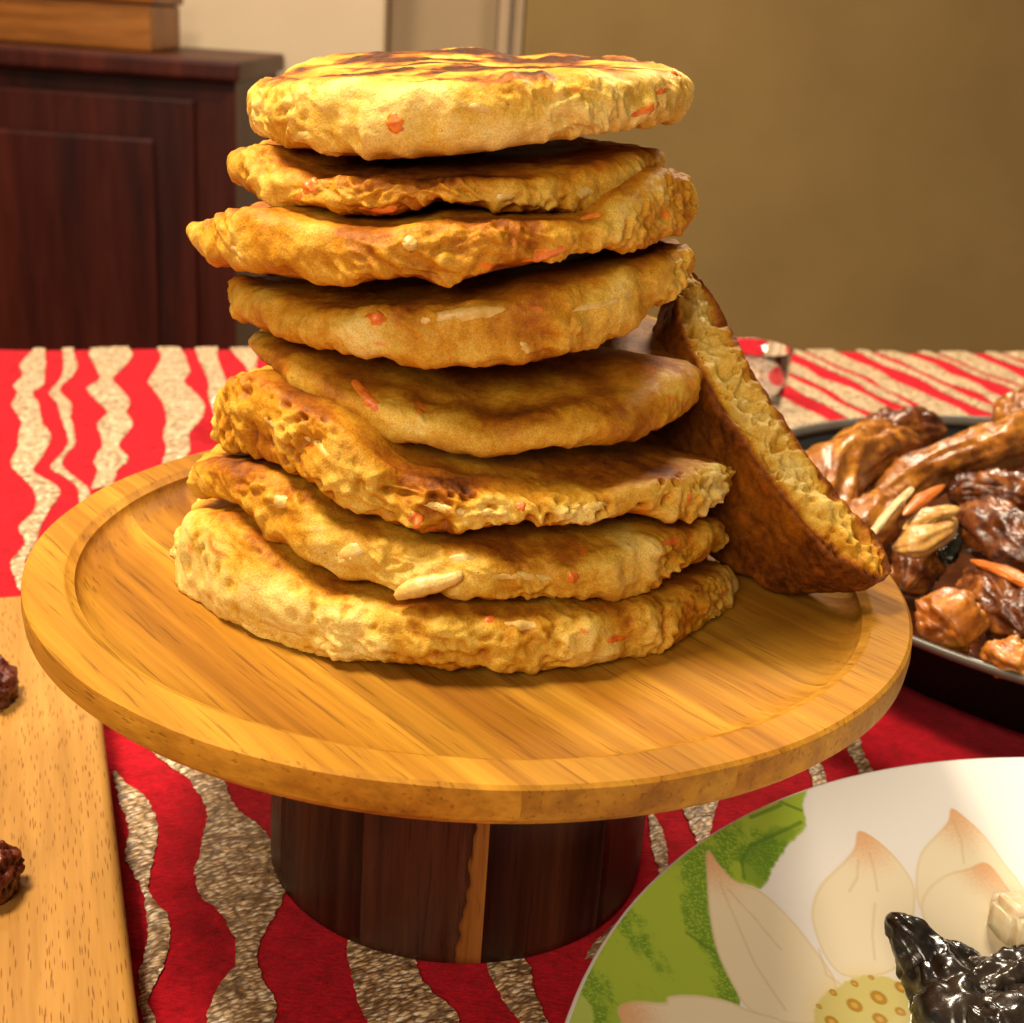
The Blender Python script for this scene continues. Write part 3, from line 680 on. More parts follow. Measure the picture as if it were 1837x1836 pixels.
# ------------------------------------------------------------------ torn half pancake leaning on the stack
A3 = at_y(1228, 492, .033); B3 = at_y(1590, 1030, -.025)
uvec = (B3-A3); Lc = np.linalg.norm(uvec); uvec /= Lc
fz = cf-uvec*(cf@uvec); fz /= np.linalg.norm(fz)              # away from the camera, square to the chord
ll = np.cross(fz, uvec); ll /= np.linalg.norm(ll)
if ll@cr > 0: ll = -ll                                         # towards lower left in the picture
vv_ = .45*ll+.893*fz; ww = -.893*ll+.45*fz
TK = .0178; RH = Lc/2
nu, nvv = 420, 60
uu = np.linspace(-1, 1, nu)
def half_mesh():
    # closed ring of the cross-section for each chord position: cut face, far face, round edge, brown face
    prof_ = []
    for i, s in enumerate(uu):
        rad_ = RH*math.sqrt(max(1e-4, 1-(abs(s)*.995)**2)); e = min(1.0, (1-abs(s))*14+.12); tk = TK*(.35+.65*min(1, (1-abs(s))*4.5+.1)); q = []
        hw = tk/2
        for a in np.linspace(-1, 1, 46): q.append((.0012*(a*a), a*hw*(1-.04*a*a)))     # cut face: v~0, w from -hw to hw
        for a in np.linspace(.04, 1, 14): q.append((.0012+(rad_-.006)*a if rad_ > .008 else .0012+rad_*.4*a, hw))
        rb = max(rad_-.006, .0012+rad_*.4)
        for a in np.linspace(math.pi/2, -math.pi/2, 16)[1:-1]: q.append((rb+min(.007, rad_*.5)*math.cos(a), hw*math.sin(a)))
        for a in np.linspace(1, .02, 40): q.append((.0012+(rb-.0012)*a, -hw))
        prof_.append(q)
    return np.array(prof_)
PR = half_mesh()
Mid = (A3+B3)/2
G = Mid-ww*(.0075*(1-uu**2))[:, None, None]+uvec*(uu*RH)[:, None, None]+vv_*PR[..., 0:1]+ww*PR[..., 1:2]
nq = PR.shape[1]
N = grid_normals(G, wrap=False)
cen = G.mean(1, keepdims=True)
if np.mean(((G-cen)*N).sum(-1)) < 0: N = -N
cutm = np.zeros(nq); cutm[:46] = np.sin(np.linspace(0, math.pi, 46))**.4
facem = 1-cutm
Q = G+np.array([3.1, 7.7, 1.9]); warp = np.stack([perlin(Q*80), perlin(Q*80+9), perlin(Q*80+31)], -1)*.004
w1 = worley((Q+warp*1.6)*120); w2 = worley((Q+warp)*270+4)
pit = np.maximum(np.clip(.5-w1, 0, .5)/.5*sstep(-.15, .2, perlin(Q*80+3)), .6*np.clip(.36-w2, 0, .36)/.36)
disp = cutm*(fbm(Q*75, 3)*.0036+fbm((Q+warp)*190, 2)*.0016-pit*.0052+fbm((Q+warp)*420, 2)*.0006)+facem*(fbm(Q*70, 3)*.0011+fbm(Q*400, 2)*.0003)
G = G+N*disp[..., None]
zmin = G[..., 2].min(); shift = TRAYZ+.0006-zmin
tn = cutm*(.08+.20*fbm(Q*60, 3)+.32*pit)+facem*(.80+.16*fbm(Q*45, 3))
for k_ in range(46):
    ed = abs(k_/45*2-1); tn[:, k_] += .26*sstep(.62, 1.0, ed+.18*fbm(np.stack([uu*14, 0*uu+(k_ > 22), 0*uu], -1), 2))
tn = tn+(.34*sstep(.52, .85, uu)*(.8+.5*fbm(np.stack([uu*7, 0*uu, 0*uu], -1), 2)))[:, None]
car = sstep(.5, .7, perlin(Q*130+12))*(.25*cutm+.15)
HALFV = G.reshape(-1, 3); HS = shift
ob = mesh_np('half_pancake', HALFV, grid_faces(nu, nq)[:, ::-1], M['cake'], None, True, {'pc': np.stack([np.clip(tn, 0, .9), car, pit], -1).reshape(-1, 3)})
# close the ring seam
bm = bmesh.new(); bm.from_mesh(ob.data); bm.verts.ensure_lookup_table()
for i in range(nu-1):
    bm.faces.new((bm.verts[i*nq+nq-1], bm.verts[i*nq], bm.verts[(i+1)*nq], bm.verts[(i+1)*nq+nq-1]))
bm.faces.new([bm.verts[j] for j in range(nq)]); bm.faces.new([bm.verts[(nu-1)*nq+j] for j in range(nq)])
bmesh.ops.recalc_face_normals(bm, faces=bm.faces[:])
for f in bm.faces: f.smooth = True
bm.to_mesh(ob.data); bm.free()
print('half pancake zmin shift', shift, 'radius', RH)
tag(ob, 'torn half pancake leaning against the stack, porous cut face showing', 'pancake')

# dark crumb on the tray
def blob(name, c, rad, mat, seed=0, amp=.25, fr=1.5, n=28, parent=None, rot=0.0, attrs=None, floor=None):
    th = np.linspace(0, 2*math.pi, n*2, endpoint=False); ph = np.linspace(-math.pi/2, math.pi/2, n)
    D_ = np.stack([np.cos(ph)[None]*np.cos(th)[:, None], np.cos(ph)[None]*np.sin(th)[:, None], np.sin(ph)[None]+0*th[:, None]], -1)
    k_ = 1+amp*fbm(D_*fr+seed*3.3, 3)
    X = D_*k_[..., None]*np.array(rad); cs, sn = math.cos(rot), math.sin(rot)
    X = np.stack([X[..., 0]*cs-X[..., 1]*sn, X[..., 0]*sn+X[..., 1]*cs, X[..., 2]], -1)+np.array(c)
    if floor is not None: X[..., 2] = np.maximum(X[..., 2], floor)
    return mesh_np(name, X.reshape(-1, 3), grid_faces(n*2, n, True), mat, parent)
M['crumb'] = plain('burnt_crumb', (.10, .035, .01), .5, .4, .4, 300, .4)
pc = at_z(318, 884, TRAYZ+.001); tag(blob('crumb', pc, (.0032, .002, .0014), M['crumb'], 3, .3, 2, 12, floor=TRAYZ+.0002), 'small burnt crumb lying on the tray beside the stack', 'crumb')

# ------------------------------------------------------------------ cutting board on the left
M['beech'] = wood('beech', (.66, .38, .10), (.58, .31, .07), (.47, .22, .045), (0, 0, -math.atan2(SD[1], SD[0])), rough=.45, ring=26, vary=.0, fleck=.0, stretch=.07)
t = NT('beech_flecked'); c = t.coord(); rot = (0, 0, -math.atan2(SD[1], SD[0]))
v0 = t.mapping(c, rot=rot); v1 = t.mapping(v0, scale=(.06, 1, 1))
n1 = t.noise(v1, 30, 3, .55); n2 = t.noise(v1, 260, 3, .6)
vo = t.n('ShaderNodeTexVoronoi', {'Vector': t.mapping(v0, scale=(115, 1350, .001)), 'Scale': 1.0, 'Randomness': 1.0}).outputs['Distance']
fl = t.ramp(vo, [(.17, 1), (.30, 0)])
col = t.ramp(n1, [(.3, (.33, .155, .030)), (.7, (.44, .23, .054))])
col = t.mix(.75, col, t.ramp(n2, [(.3, (.72, .66, .58)), (.7, (1.06, 1.06, 1.06))]), 'MULTIPLY')
col = t.mix(t.math('MULTIPLY', fl, .72), col, (.13, .038, .006))
t.bsdf(Base_Color=col, Roughness=.5, Specular_IOR_Level=.15, Normal=t.bump(t.math('SUBTRACT', n2, fl), .15, .0004)); M['board'] = t.m
ZB = .020
ra = at_z(215, 1540, ZB)[:2]; fa = at_z(5, 1068, ZB)[:2]
uR = ra@SP; vF = fa@SD
bd = empty('cutting_board', (*(SP*(uR-.1)+SD*(vF-.2)), 0.0))
def uvz(u_, v_, z_): return (*(SP*u_+SD*v_), z_)
bm = bmesh.new(); rc_ = .022; outl = []
uL = uR-.24; vN = vF-.42
for (cu_, cv_, a0) in ((uR-rc_, vF-rc_, 0), (uL+rc_, vF-rc_, 90), (uL+rc_, vN+rc_, 180), (uR-rc_, vN+rc_, 270)):
    for k_ in range(9):
        a = R_(a0+k_*90/8); outl.append((cu_+rc_*math.cos(a), cv_+rc_*math.sin(a)))
vb = [bm.verts.new(uvz(a, b, .0016)) for a, b in outl]; f0 = bm.faces.new(vb[::-1])
ex = bmesh.ops.extrude_face_region(bm, geom=[f0]); nvv_ = [e for e in ex['geom'] if isinstance(e, bmesh.types.BMVert)]
for v in nvv_: v.co.z = ZB
bmesh.ops.recalc_face_normals(bm, faces=bm.faces[:])
top_edges = [e for e in bm.edges if all(v.co.z > ZB-1e-5 for v in e.verts)]
bmesh.ops.bevel(bm, geom=top_edges, offset=.0032, segments=4, affect='EDGES', profile=.5)
for v in bm.verts: v.co -= parent_world(bd)
me = bpy.data.meshes.new('board_panel'); bm.to_mesh(me); bm.free(); me.materials.append(M['board'])
for p_ in me.polygons: p_.use_smooth = p_.normal.z < .999
link(bpy.data.objects.new('board_panel', me), bd)
tag(bd, 'pale beech cutting board lying on the tablecloth', 'cutting board')
t = NT('fried_meat'); c = t.coord(); n1 = t.noise(c, 220, 4, .6); n2 = t.noise(c, 70, 3)
t.bsdf(Base_Color=t.ramp(n1, [(.3, (.035, .006, .003)), (.7, (.16, .028, .010))]), Roughness=.4, Normal=t.bump(n1, .7, .0015)); M['meat'] = t.m
pz = at_z(-16, 1232, ZB+.006); tag(blob('fried_morsel', pz, (.0085, .011, .009), M['meat'], 11, .3, 2.2, 30, floor=ZB+.0004), 'dark fried morsel on the cutting board, beside its far edge', 'food morsel')
pz = at_z(-14, 1568, ZB+.006); tag(blob('fried_morsel', pz, (.0075, .009, .008), M['meat'], 14, .3, 2.2, 30, floor=ZB+.0004), 'dark fried morsel on the cutting board with a smear beside it', 'food morsel')

# ------------------------------------------------------------------ black pan with braised chicken
PC = np.array([.312, .217]); PRD = .197; PZ = .047
M['enamel'] = plain('black_enamel', (.004, .0035, .003), .75, .06, .2, 50)
M['rimmetal'] = plain('worn_rim', (.10, .085, .065), .35, .6, .2, 60)
pan = empty('roasting_pan', (PC[0], PC[1], 0))
pprof = [(0, .002), (.13, .002), (.150, .0035), (.162, .008), (.180, .028), (.1925, PZ-.004), (.1945, PZ-.001), (.1957, PZ), (.1967, PZ-.0008), (.1962, PZ-.003)]
pin = [(.1935, PZ-.0035), (.178, .026), (.160, .0085), (.14, .0055), (0, .005)]
def lathe_obj(name, prof_, ctr, mat, parent, n=160):
    G_ = lathe(prof_, n); G_[..., :2] += ctr
    o = mesh_np(name, G_.reshape(-1, 3), grid_faces(n, len(prof_), True), mat, parent)
    bm = bmesh.new(); bm.from_mesh(o.data); bmesh.ops.remove_doubles(bm, verts=bm.verts[:], dist=1e-6); bmesh.ops.recalc_face_normals(bm, faces=bm.faces[:]); bm.to_mesh(o.data); bm.free()
    return o
lathe_obj('pan_body', pprof[:5]+[(.1915, PZ-.006)]+pin, PC, M['enamel'], pan)
lathe_obj('pan_rim', [(.1912, PZ-.0055), (.1925, PZ-.0050), (.1950, PZ-.0036), (.1966, PZ-.0018), (.1962, PZ-.0002), (.1950, PZ+.0004), (.1935, PZ-.0006), (.1925, PZ-.0030), (.1912, PZ-.0055)], PC, M['rimmetal'], pan)
tag(pan, 'round black pan holding braised chicken, with a worn metal rim', 'pan')
def braise(name, lo, mid, hi, rough=.22, sc=110, ani=1.0):
    t = NT(name); c = t.coord(); n1 = t.noise(c, sc, 4, .6, .6); n2 = t.noise(c, sc*5, 3, .6); n3 = t.noise(c, 26, 2, .5)
    f_ = t.math('ADD', t.math('MULTIPLY', n1, .65), t.math('MULTIPLY', n3, .35))
    t.bsdf(Base_Color=t.ramp(f_, [(.34, lo), (.5, mid), (.64, hi)]), Roughness=t.math('ADD', rough-.06, t.math('MULTIPLY', n2, .2)), Specular_IOR_Level=.55, Coat_Weight=.15, Coat_Roughness=.15,
           Subsurface_Weight=.06, Subsurface_Scale=.004, Normal=t.bump(t.math('ADD', n1, t.math('MULTIPLY', n2, .5)), .45, .0018)); return t.m
M['chicken'] = braise('chicken_skin', (.055, .011, .002), (.27, .085, .008), (.54, .23, .03))
M['chicken2'] = braise('dark_glazed_meat', (.018, .004, .002), (.11, .025, .004), (.34, .11, .016), .24)
M['sauce'] = braise('brown_sauce', (.03, .006, .003), (.07, .014, .004), (.14, .035, .008), .12, 60)
M['potato'] = braise('stewed_potato', (.20, .05, .005), (.38, .12, .012), (.56, .23, .03), .3)
M['onion'] = braise('onion', (.38, .16, .03), (.54, .29, .07), (.66, .42, .13), .28)
M['carrot2'] = braise('stewed_carrot', (.38, .08, .008), (.52, .13, .012), (.62, .2, .02), .3)
M['bone'] = plain('bone', (.55, .38, .18), .5, .4, .2, 200, .3)
M['eggblack'] = None
lathe_obj('sauce', [(0, .030), (.10, .0302), (.1795, .0300)], PC, M['sauce'], pan)
def limb(name, pts, mat, parent=None, nl=70, na=48, ridge=.16, rs=1.0, seed=0, lump=.15, flat=1.0, endp=.5):
    """a tapering fleshy piece swept through (px, py, z, radius px) points"""
    P3 = []; Rr = []
    for (px, py, z, rp) in pts:
        X = at_z(px, py, z); P3.append(X); Rr.append(rp*((X-CC)@cf)/FPX)
    P3 = np.array(P3); Rr = np.array(Rr); k_ = np.arange(len(pts)); tt = np.linspace(0, len(pts)-1, nl)
    C_ = np.stack([np.interp(tt, k_, P3[:, i]) for i in range(3)], -1); Rr = np.interp(tt, k_, Rr)
    for _ in range(nl//8):
        C_[1:-1] = (C_[:-2]+2*C_[1:-1]+C_[2:])/4; Rr[1:-1] = (Rr[:-2]+2*Rr[1:-1]+Rr[2:])/4
    s = np.linspace(0, 1, nl)
    cap = np.minimum(1, np.sqrt(np.maximum(0, 1-(1-np.minimum(s, 1-s)/max(.02, .5*endp))**2*(np.minimum(s, 1-s) < .5*endp))))
    Rr = Rr*np.maximum(cap, .02)
    T = np.gradient(C_, axis=0); T /= np.linalg.norm(T, axis=1)[:, None]
    up = np.array([.1, -.35, .93]); B = np.cross(T, up); B /= np.linalg.norm(B, axis=1)[:, None]; Nn = np.cross(B, T)
    a = np.linspace(0, 2*math.pi, na, endpoint=False)
    dirs = B[:, None]*np.cos(a)[None, :, None]+Nn[:, None]*np.sin(a)[None, :, None]*flat
    q = np.stack([np.cos(a)[None]*2.1*rs+0*s[:, None], np.sin(a)[None]*2.1*rs+0*s[:, None], s[:, None]*2.6+0*a[None]+seed*3.7], -1)
    rd = 1-np.abs(perlin(q*1.3))*2; fl_ = fbm(q*.7+5, 2)
    q2 = np.stack([np.cos(a)[None]*1.5+0*s[:, None], np.sin(a)[None]*1.5+0*s[:, None], s[:, None]*6+0*a[None]+seed], -1)
    k2 = 1+ridge*(rd-.6)+lump*fbm(q2, 3)+.3*lump*fl_
    G_ = C_[:, None]+dirs*(Rr[:, None]*k2)[..., None]
    return mesh_np(name, G_.reshape(-1, 3), np.concatenate([grid_faces(na, nl, True)]) if False else ring_faces(nl, na), mat, parent)
def ring_faces(nl, na):
    i, j = np.meshgrid(np.arange(nl-1), np.arange(na), indexing='ij'); i = i.ravel(); j = j.ravel(); j2 = (j+1) % na
    return np.stack([i*na+j, i*na+j2, (i+1)*na+j2, (i+1)*na+j], -1)
GRP = 'pieces of braised chicken in the pan'
tag(limb('chicken_piece', [(1480, 1010, .045, 48), (1472, 930, .055, 52), (1490, 850, .068, 60), (1570, 805, .072, 52), (1650, 800, .070, 38)], M['chicken'], ridge=.22, seed=1), 'curved skin-on chicken piece arching at the pan edge behind the torn pancake', 'chicken piece')
tag(limb('chicken_piece', [(1560, 905, .055, 34), (1630, 865, .064, 42), (1720, 825, .072, 44), (1800, 800, .075, 44), (1890, 760, .078, 50)], M['chicken'], ridge=.24, seed=2), 'long ridged golden-brown chicken wing lying across the back of the pan', 'chicken piece')
tag(limb('chicken_piece', [(1530, 800, .058, 40), (1600, 775, .062, 42), (1690, 772, .060, 36)], M['chicken2'], ridge=.2, seed=3), 'dull brown chicken piece behind the long ridged wing', 'chicken piece')
tag(limb('chicken_piece', [(1780, 760, .060, 40), (1850, 745, .068, 50), (1900, 740, .068, 50)], M['chicken'], ridge=.2, seed=4), 'brown chicken piece at the far edge of the pan', 'chicken piece')
tag(limb('chicken_piece', [(1530, 985, .045, 45), (1560, 940, .058, 50), (1600, 900, .060, 36)], M['chicken'], ridge=.18, seed=5), 'smooth amber chicken piece under the bone sliver', 'chicken piece')
tag(limb('chicken_piece', [(1720, 930, .062, 36), (1775, 945, .066, 52), (1835, 990, .062, 60), (1900, 1010, .06, 50)], M['chicken2'], ridge=.26, seed=6, lump=.16), 'shiny dark wrinkled chicken piece beside the onion', 'chicken piece')
tag(limb('chicken_piece', [(1700, 885, .060, 30), (1770, 880, .066, 34), (1860, 890, .066, 40)], M['chicken2'], ridge=.3, seed=7, lump=.16), 'crinkled brown chicken piece in front of the long ridged wing', 'chicken piece')
tag(limb('chicken_piece', [(1740, 1040, .055, 40), (1800, 1080, .058, 50), (1850, 1150, .052, 55)], M['chicken2'], ridge=.3, seed=8, lump=.2), 'dark stringy chicken piece beside the stewed potato', 'chicken piece')
tag(limb('chicken_piece', [(1620, 1060, .040, 38), (1650, 1000, .050, 44), (1690, 990, .052, 40)], M['chicken2'], ridge=.3, seed=9, lump=.2), 'dark brown chicken shred under the onion', 'chicken piece')
tag(limb('stewed_potato', [(1655, 1150, .045, 50), (1705, 1110, .054, 58), (1750, 1110, .050, 50)], M['potato'], ridge=.06, seed=10, lump=.28, endp=1.0), 'round orange-brown stewed potato at the front of the pan', 'potato')
tag(limb('stewed_potato', [(1765, 1172, .046, 30), (1810, 1180, .050, 38), (1880, 1200, .048, 44)], M['potato'], ridge=.1, seed=12, lump=.32, endp=1.0), 'broken orange-brown potato chunk against the worn pan rim', 'potato')
tag(limb('onion_wedge', [(1600, 985, .064, 14), (1640, 975, .068, 34), (1690, 950, .070, 26), (1715, 930, .070, 10)], M['onion'], ridge=.14, rs=.7, seed=13, lump=.08, flat=.7), 'pale translucent onion wedge among the chicken', 'onion')
tag(limb('onion_wedge', [(1620, 950, .072, 8), (1665, 925, .076, 18), (1722, 912, .077, 12)], M['onion'], ridge=.2, rs=.7, seed=14, lump=.08, flat=.5), 'thin amber onion slice resting on the pale onion wedge', 'onion')
tag(limb('bone_sliver', [(1562, 962, .074, 7), (1600, 915, .079, 9), (1638, 875, .083, 6)], M['bone'], ridge=.2, seed=15, lump=.25, flat=.7, endp=.2), 'slender pale bone sliver sticking up from the chicken', 'bone')
tag(limb('carrot_strip', [(1620, 925, .078, 6), (1655, 895, .080, 14), (1695, 870, .080, 5)], M['carrot2'], ridge=.06, seed=16, lump=.06, flat=.5, endp=.4), 'orange carrot strip beside the bone sliver', 'carrot')
tag(limb('carrot_strip', [(1740, 1005, .066, 8), (1800, 1025, .070, 18), (1870, 1060, .070, 16)], M['carrot2'], ridge=.1, seed=17, lump=.1, flat=.6), 'orange carrot strip lying on the dark stringy chicken', 'carrot')
tag(limb('scallion', [(1700, 1010, .055, 16), (1705, 975, .060, 20), (1715, 945, .062, 12)], plain('dark_green_leaf', (.012, .014, .008), .25, .6, .4, 200, .4), ridge=.25, seed=18), 'dark limp scallion piece between onion and chicken', 'vegetable')

# ------------------------------------------------------------------ lotus plate in front
LC = np.array([.21155, -.16975]); LR = .1895; LZ = .035
lp = empty('serving_plate', (LC[0], LC[1], 0))
pt = [(0, .0065), (.05, .0065), (.10, .0068), (.125, .0082), (.145, .0125), (.163, .0195), (.178, .028), (.186, .0335), (.1885, LZ)]
rr_ = np.array([q[0] for q in pt]); zz_ = np.array([q[1] for q in pt])
def plate_z(r_): return np.interp(r_, rr_s, zz_s)
rs0 = np.linspace(0, .1885, 60); zs0 = np.interp(rs0, rr_, zz_); k_ = np.hanning(11); k_ /= k_.sum()
zs0 = np.convolve(np.pad(zs0, 5, mode='reflect', reflect_type='odd'), k_, 'valid'); rr_s, zz_s = rs0, zs0
def on_plate(px, py):
    z = .02
    for _ in range(12):
        X = at_z(px, py, z); z = float(plate_z(min(.1885, np.hypot(*(X[:2]-LC)))))
    return X[:2]
tha = np.concatenate([np.linspace(R_(82), R_(215), 760, endpoint=False), np.linspace(R_(215), R_(442), 150, endpoint=False)])
ra_ = np.concatenate([np.linspace(0, .02, 4), np.linspace(.024, .1885, 430)])
Xp = np.stack([LC[0]+np.cos(tha)[:, None]*ra_, LC[1]+np.sin(tha)[:, None]*ra_, plate_z(ra_)[None]+0*tha[:, None]], -1)
P2 = Xp[..., :2]
col = np.zeros(P2.shape[:2]+(3,))+np.array([.90, .87, .84])
def pip_dist(poly):
    """signed distance (inside positive) of the plate points to a traced outline"""
    poly = np.array([on_plate(*q) for q in poly]); d = np.full(P2.shape[:2], 1.0); ins = np.zeros(P2.shape[:2], bool)
    for a, b in zip(poly, np.roll(poly, -1, 0)):
        e = b-a; w = P2-a; t_ = np.clip((w@e)/(e@e+1e-12), 0, 1); d = np.minimum(d, np.linalg.norm(w-t_[..., None]*e, axis=-1))
        cnd = (a[1] > P2[..., 1]) != (b[1] > P2[..., 1]); xs = a[0]+(P2[..., 1]-a[1])*(b[0]-a[0])/(b[1]-a[1]+1e-12); ins ^= cnd & (P2[..., 0] < xs)
    return np.where(ins, d, -d)
def line_dist(pts):
    pts = np.array([on_plate(*q) for q in pts]); d = np.full(P2.shape[:2], 1.0)
    for a, b in zip(pts[:-1], pts[1:]):
        e = b-a; w = P2-a; t_ = np.clip((w@e)/(e@e+1e-12), 0, 1); d = np.minimum(d, np.linalg.norm(w-t_[..., None]*e, axis=-1))
    return d
def smooth_poly(pts, n=6):
    pts = np.array(pts, float); k = len(pts); out = []
    for i in range(k):
        p0, p1, p2, p3 = pts[(i-1) % k], pts[i], pts[(i+1) % k], pts[(i+2) % k]
        for s in np.linspace(0, 1, n, endpoint=False):
            out.append(.5*((2*p1)+(-p0+p2)*s+(2*p0-5*p1+4*p2-p3)*s*s+(-p0+3*p1-3*p2+p3)*s**3))
    return out
def lay(mask, c_):
    global col
    col = col*(1-mask[..., None])+np.array(c_)*mask[..., None]
def c8p(*q): return [(1000+x/2.195, 1330+y/2.195) for x, y in q]
nzA = fbm(np.concatenate([P2*300, np.zeros(P2.shape[:2]+(1,))], -1), 3); nzB = perlin(np.concatenate([P2*1500, np.ones(P2.shape[:2]+(1,))], -1)); nzC = fbm(np.concatenate([P2*45, np.ones(P2.shape[:2]+(1,))], -1), 2)
aa = .00035
# green leaf
leaf = pip_dist(smooth_poly(c8p((-200, 1700), (-100, 1000), (200, 500), (600, 250), (970, 150), (965, 250), (980, 330), (900, 420), (850, 500), (800, 582), (740, 560), (690, 600), (640, 800), (720, 1020), (620, 1200), (100, 1700)), 3))+.0004*nzA
lay(sstep(-aa, aa, leaf), (.40, .55, .045))
dark = sstep(-.15, .25, nzC+.25*nzA)*sstep(-.15, .2, nzB+.25)
lay(sstep(-aa, aa, leaf)*dark*.8, (.11, .28, .015))
d = pip_dist(c8p((860, 330), (960, 340), (870, 440), (800, 580), (730, 540), (720, 480), (760, 400)))+.001*nzA
lay(sstep(-.001, .001, d)*sstep(-.001, .001, leaf)*.5, (.12, .28, .02))
for ln in [c8p((960, 318), (850, 370), (760, 410), (725, 470), (735, 540)), c8p((510, 755), (620, 830)), c8p((860, 235), (960, 272)), c8p((760, 300), (880, 250))]:
    lay(sstep(.0007, .0003, line_dist(ln))*.7, (.10, .22, .02))
lay(sstep(-aa, aa, pip_dist(smooth_poly(c8p((30, 1120), (80, 1000), (130, 1040), (140, 1120), (90, 1300), (0, 1300))))), (.48, .60, .12))
petals = [c8p((1555, 250), (1610, 300), (1680, 370), (1760, 480), (1850, 620), (1850, 900), (1600, 800), (1440, 680), (1410, 560), (1430, 440), (1500, 360), (1540, 310)),
          c8p((1690, 480), (1760, 560), (1850, 700), (1900, 900), (1600, 900), (1450, 720), (1440, 610), (1520, 530), (1620, 500)),
          c8p((1190, 352), (1290, 415), (1380, 520), (1410, 610), (1390, 760), (1330, 900), (1150, 930), (1060, 860), (1005, 720), (1005, 640), (1040, 560), (1120, 480), (1170, 420)),
          c8p((590, 432), (640, 490), (700, 550), (800, 590), (900, 680), (1000, 800), (1100, 960), (1050, 1100), (900, 1110), (760, 1060), (690, 960), (630, 830), (600, 690), (590, 560)),
          c8p((240, 1050), (310, 1025), (420, 1030), (440, 1005), (540, 1000), (660, 1020), (760, 1060), (900, 1110), (980, 1250), (600, 1300), (320, 1200), (260, 1120))]
tips = [(1555, 250), (1690, 480), (1190, 352), (590, 432), (240, 1060)]
for pol, tp in zip(petals, tips):
    dd = pip_dist(smooth_poly(pol, 4)); inside = sstep(-aa, aa, dd)
    lay(inside, (.90, .79, .57))
    lay(inside*sstep(.0011, .0003, np.abs(dd))*.32, (.62, .42, .16))
    tpt = on_plate(*c8p(tp)[0]); dt = np.linalg.norm(P2-tpt, axis=-1)
    lay(inside*sstep(.0165, .001, dt+.004*nzB)*.72, (.80, .36, .13))
for ln in [c8p((640, 560), (700, 700), (780, 880), (900, 1060)), c8p((670, 580), (780, 700), (880, 820)), c8p((1185, 470), (1180, 540), (1150, 590)), c8p((1230, 440), (1250, 520), (1260, 590)), c8p((1560, 310), (1590, 390), (1600, 480)), c8p((1030, 820), (1060, 920), (1120, 960)), c8p((1250, 640), (1240, 760), (1250, 860))]:
    lay(sstep(.0006, .0002, line_dist(ln))*.35, (.62, .42, .15))
pod = pip_dist(smooth_poly(c8p((1010, 1120), (1020, 1040), (1080, 980), (1180, 930), (1260, 925), (1350, 950), (1450, 1010), (1500, 1130), (1400, 1250), (1150, 1260), (1020, 1200))))
lay(sstep(-.006, .004, pod)*.6, (.82, .62, .20)); lay(sstep(-aa, aa, pod+.0006*nzA), (.70, .60, .20))
lay(sstep(0, .003, pod)*sstep(-.1, .3, nzC+.3*nzB)*.5, (.62, .60, .25))
for sx, sy, sr in [(1170, 1040, 32), (1265, 1010, 34), (1355, 970, 28), (1080, 1105, 28), (1270, 1095, 30), (1350, 1065, 22), (1170, 955, 16), (1235, 930, 12), (1085, 990, 16), (1030, 1045, 12), (1430, 1050, 26), (1180, 1150, 28), (1360, 1150, 28)]:
    c0 = on_plate(*c8p((sx, sy))[0]); d0 = np.linalg.norm(P2-c0, axis=-1); rr0 = sr/2.195*.000165
    lay(sstep(rr0*1.05, rr0*.85, d0), (.48, .26, .025)); lay(sstep(rr0*.55, rr0*.3, d0), (.70, .42, .07))
t = NT('glazed_print'); t.bsdf(Base_Color=t.attr('pc'), Roughness=.16, Specular_IOR_Level=.5, Coat_Weight=.3, Coat_Roughness=.05); M['print'] = t.m
lo_ = mesh_np('plate_face', Xp.reshape(-1, 3), grid_faces(len(tha), len(ra_), True), M['print'], lp, True, {'pc': col.reshape(-1, 3)})
M['glaze'] = plain('white_glaze', (.80, .78, .75), .16, .5, .02, 20)
lathe_obj('plate_underside', [(.1884, LZ-.00005), (.1893, LZ-.0002), (.1897, LZ-.0010), (.1893, LZ-.0022), (.178, .0235), (.160, .014), (.140, .0065), (.115, .0030), (.112, .0015), (.107, .0015), (.104, .0035), (0, .0040)], LC, M['glaze'], lp)
tag(lp, 'white serving plate printed with a pale lotus and green leaf', 'plate')
t = NT('black_glossy_food'); c = t.coord(); n1 = t.noise(c, 160, 4, .6, .5); n2 = t.noise(c, 700, 3)
t.bsdf(Base_Color=t.ramp(n1, [(.35, (.005, .004, .0035)), (.65, (.035, .022, .014))]), Roughness=t.math('ADD', .16, t.math('MULTIPLY', n2, .18)), Specular_IOR_Level=.6, Coat_Weight=.4, Coat_Roughness=.1,
       Normal=t.bump(t.math('ADD', n1, t.math('MULTIPLY', n2, .15)), .25, .0012)); M['black'] = t.m
bf = empty('black_fungus', (*at_z(1720, 1800, .01)[:2], .0075))
limb('fold', [(1592, 1640, .036, 16), (1622, 1672, .034, 34), (1668, 1730, .028, 56), (1705, 1800, .024, 72), (1735, 1890, .022, 82)], M['black'], bf, ridge=.16, seed=21, lump=.14, endp=.28)
limb('fold', [(1680, 1690, .026, 10), (1715, 1705, .026, 20), (1760, 1735, .024, 26)], M['black'], bf, ridge=.1, seed=22, lump=.1, flat=.6)
limb('fold', [(1720, 1800, .022, 60), (1780, 1770, .026, 52), (1840, 1755, .028, 52), (1900, 1740, .028, 60)], M['black'], bf, ridge=.2, seed=23, lump=.16)
limb('fold', [(1740, 1880, .024, 70), (1810, 1840, .028, 60), (1900, 1810, .028, 60)], M['black'], bf, ridge=.2, seed=24, lump=.16)
tag(bf, 'glossy black piece of food with a pointed lobe on the lotus plate', 'food')
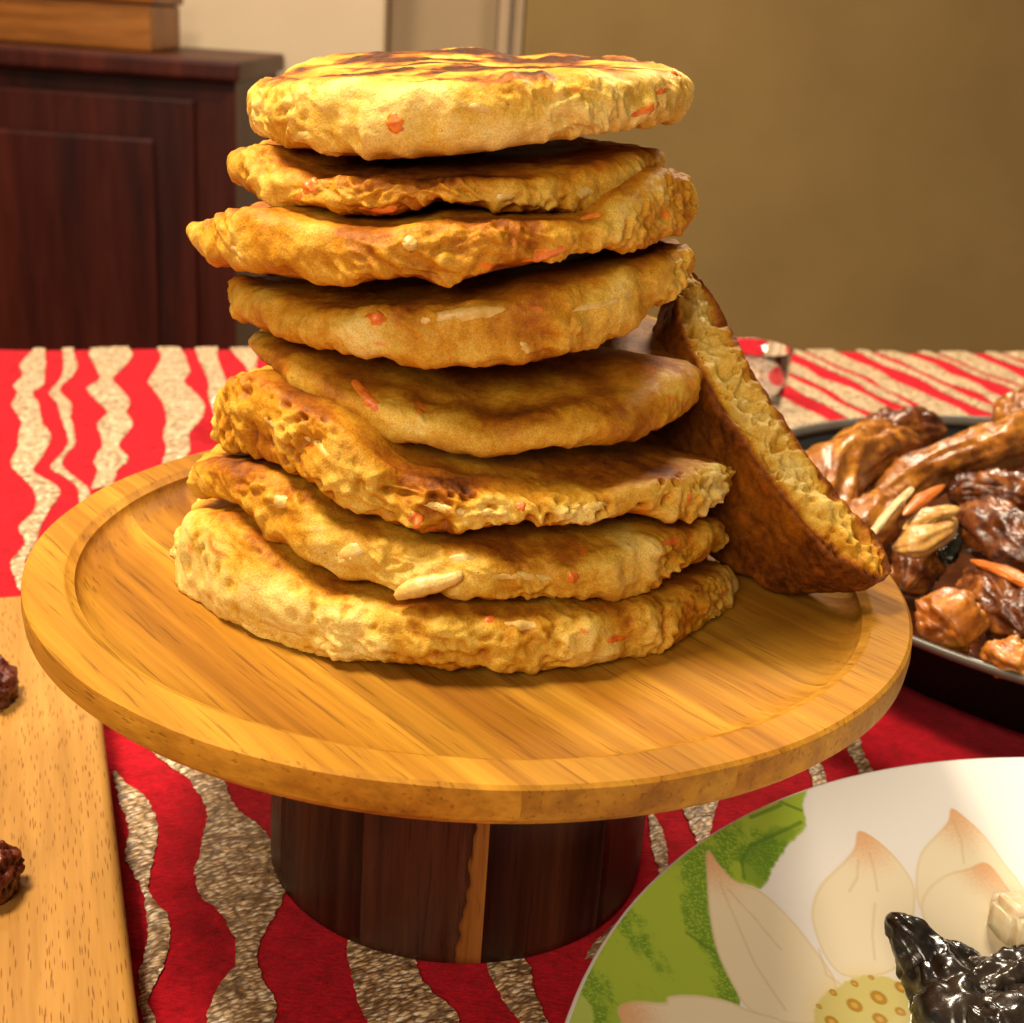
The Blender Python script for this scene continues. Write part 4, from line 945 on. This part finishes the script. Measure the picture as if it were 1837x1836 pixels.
t = NT('translucent_chunk'); c = t.coord(); n1 = t.noise(c, 150, 3)
t.bsdf(Base_Color=t.ramp(n1, [(.3, (.72, .60, .36)), (.7, (.84, .74, .52))]), Roughness=.2, Subsurface_Weight=.5, Subsurface_Scale=.006, Normal=t.bump(n1, .4, .0015)); M['chunk'] = t.m
bm = bmesh.new(); bmesh.ops.create_cube(bm, size=1); bmesh.ops.bevel(bm, geom=bm.edges[:], offset=.16, segments=4, affect='EDGES'); bmesh.ops.subdivide_edges(bm, edges=bm.edges[:], cuts=2, use_grid_fill=True)
ck = at_z(1822, 1650, .0145); V = np.array([v.co[:] for v in bm.verts]); V = V*(1+.12*fbm(V*1.7+2, 2))[:, None]
a = .35; V = np.stack([V[:, 0]*math.cos(a)-V[:, 1]*math.sin(a), V[:, 0]*math.sin(a)+V[:, 1]*math.cos(a), V[:, 2]], -1)*np.array([.0125, .013, .0135])+ck
bm.verts.index_update(); Fk = [[v.index for v in f.verts] for f in bm.faces]; bm.free()
V[:, 2] += .0072-V[:, 2].min()
tag(mesh_np('pale_chunk', V, Fk, M['chunk']), 'pale translucent food chunk behind the glossy black piece on the plate', 'food')

# ------------------------------------------------------------------ glass and cup behind the stack
t = NT('clear_glass'); t.bsdf(Base_Color=(.92, .92, .98), Roughness=.03, Transmission_Weight=1.0, IOR=1.45); M['glass'] = t.m
gx = at_z(1345, 742, 0.0)[:2]; gx = gx+np.array([0.0, .012])
gb = empty('drinking_glass', (gx[0], gx[1], 0))
lathe_obj('glass_wall', [(0, .0015), (.022, .0015), (.0235, .0025), (.0258, .025), (.027, .046), (.0274, .0466), (.0263, .0464), (.0248, .025), (.0222, .008), (0, .007)], gx, M['glass'], gb, 96)
tag(gb, 'clear drinking glass on the tablecloth behind the torn half pancake', 'glass')
cxy = at_z(489, 772, 0.0)[:2]
cb = empty('white_dish', (cxy[0], cxy[1], 0))
lathe_obj('dish_wall', [(0, .002), (.024, .002), (.030, .005), (.036, .012), (.038, .018), (.0374, .0186), (.0362, .018), (.034, .012), (.028, .0065), (0, .005)], cxy, M['glaze'], cb, 96)
tag(cb, 'small white dish on the tablecloth behind the stack', 'dish')
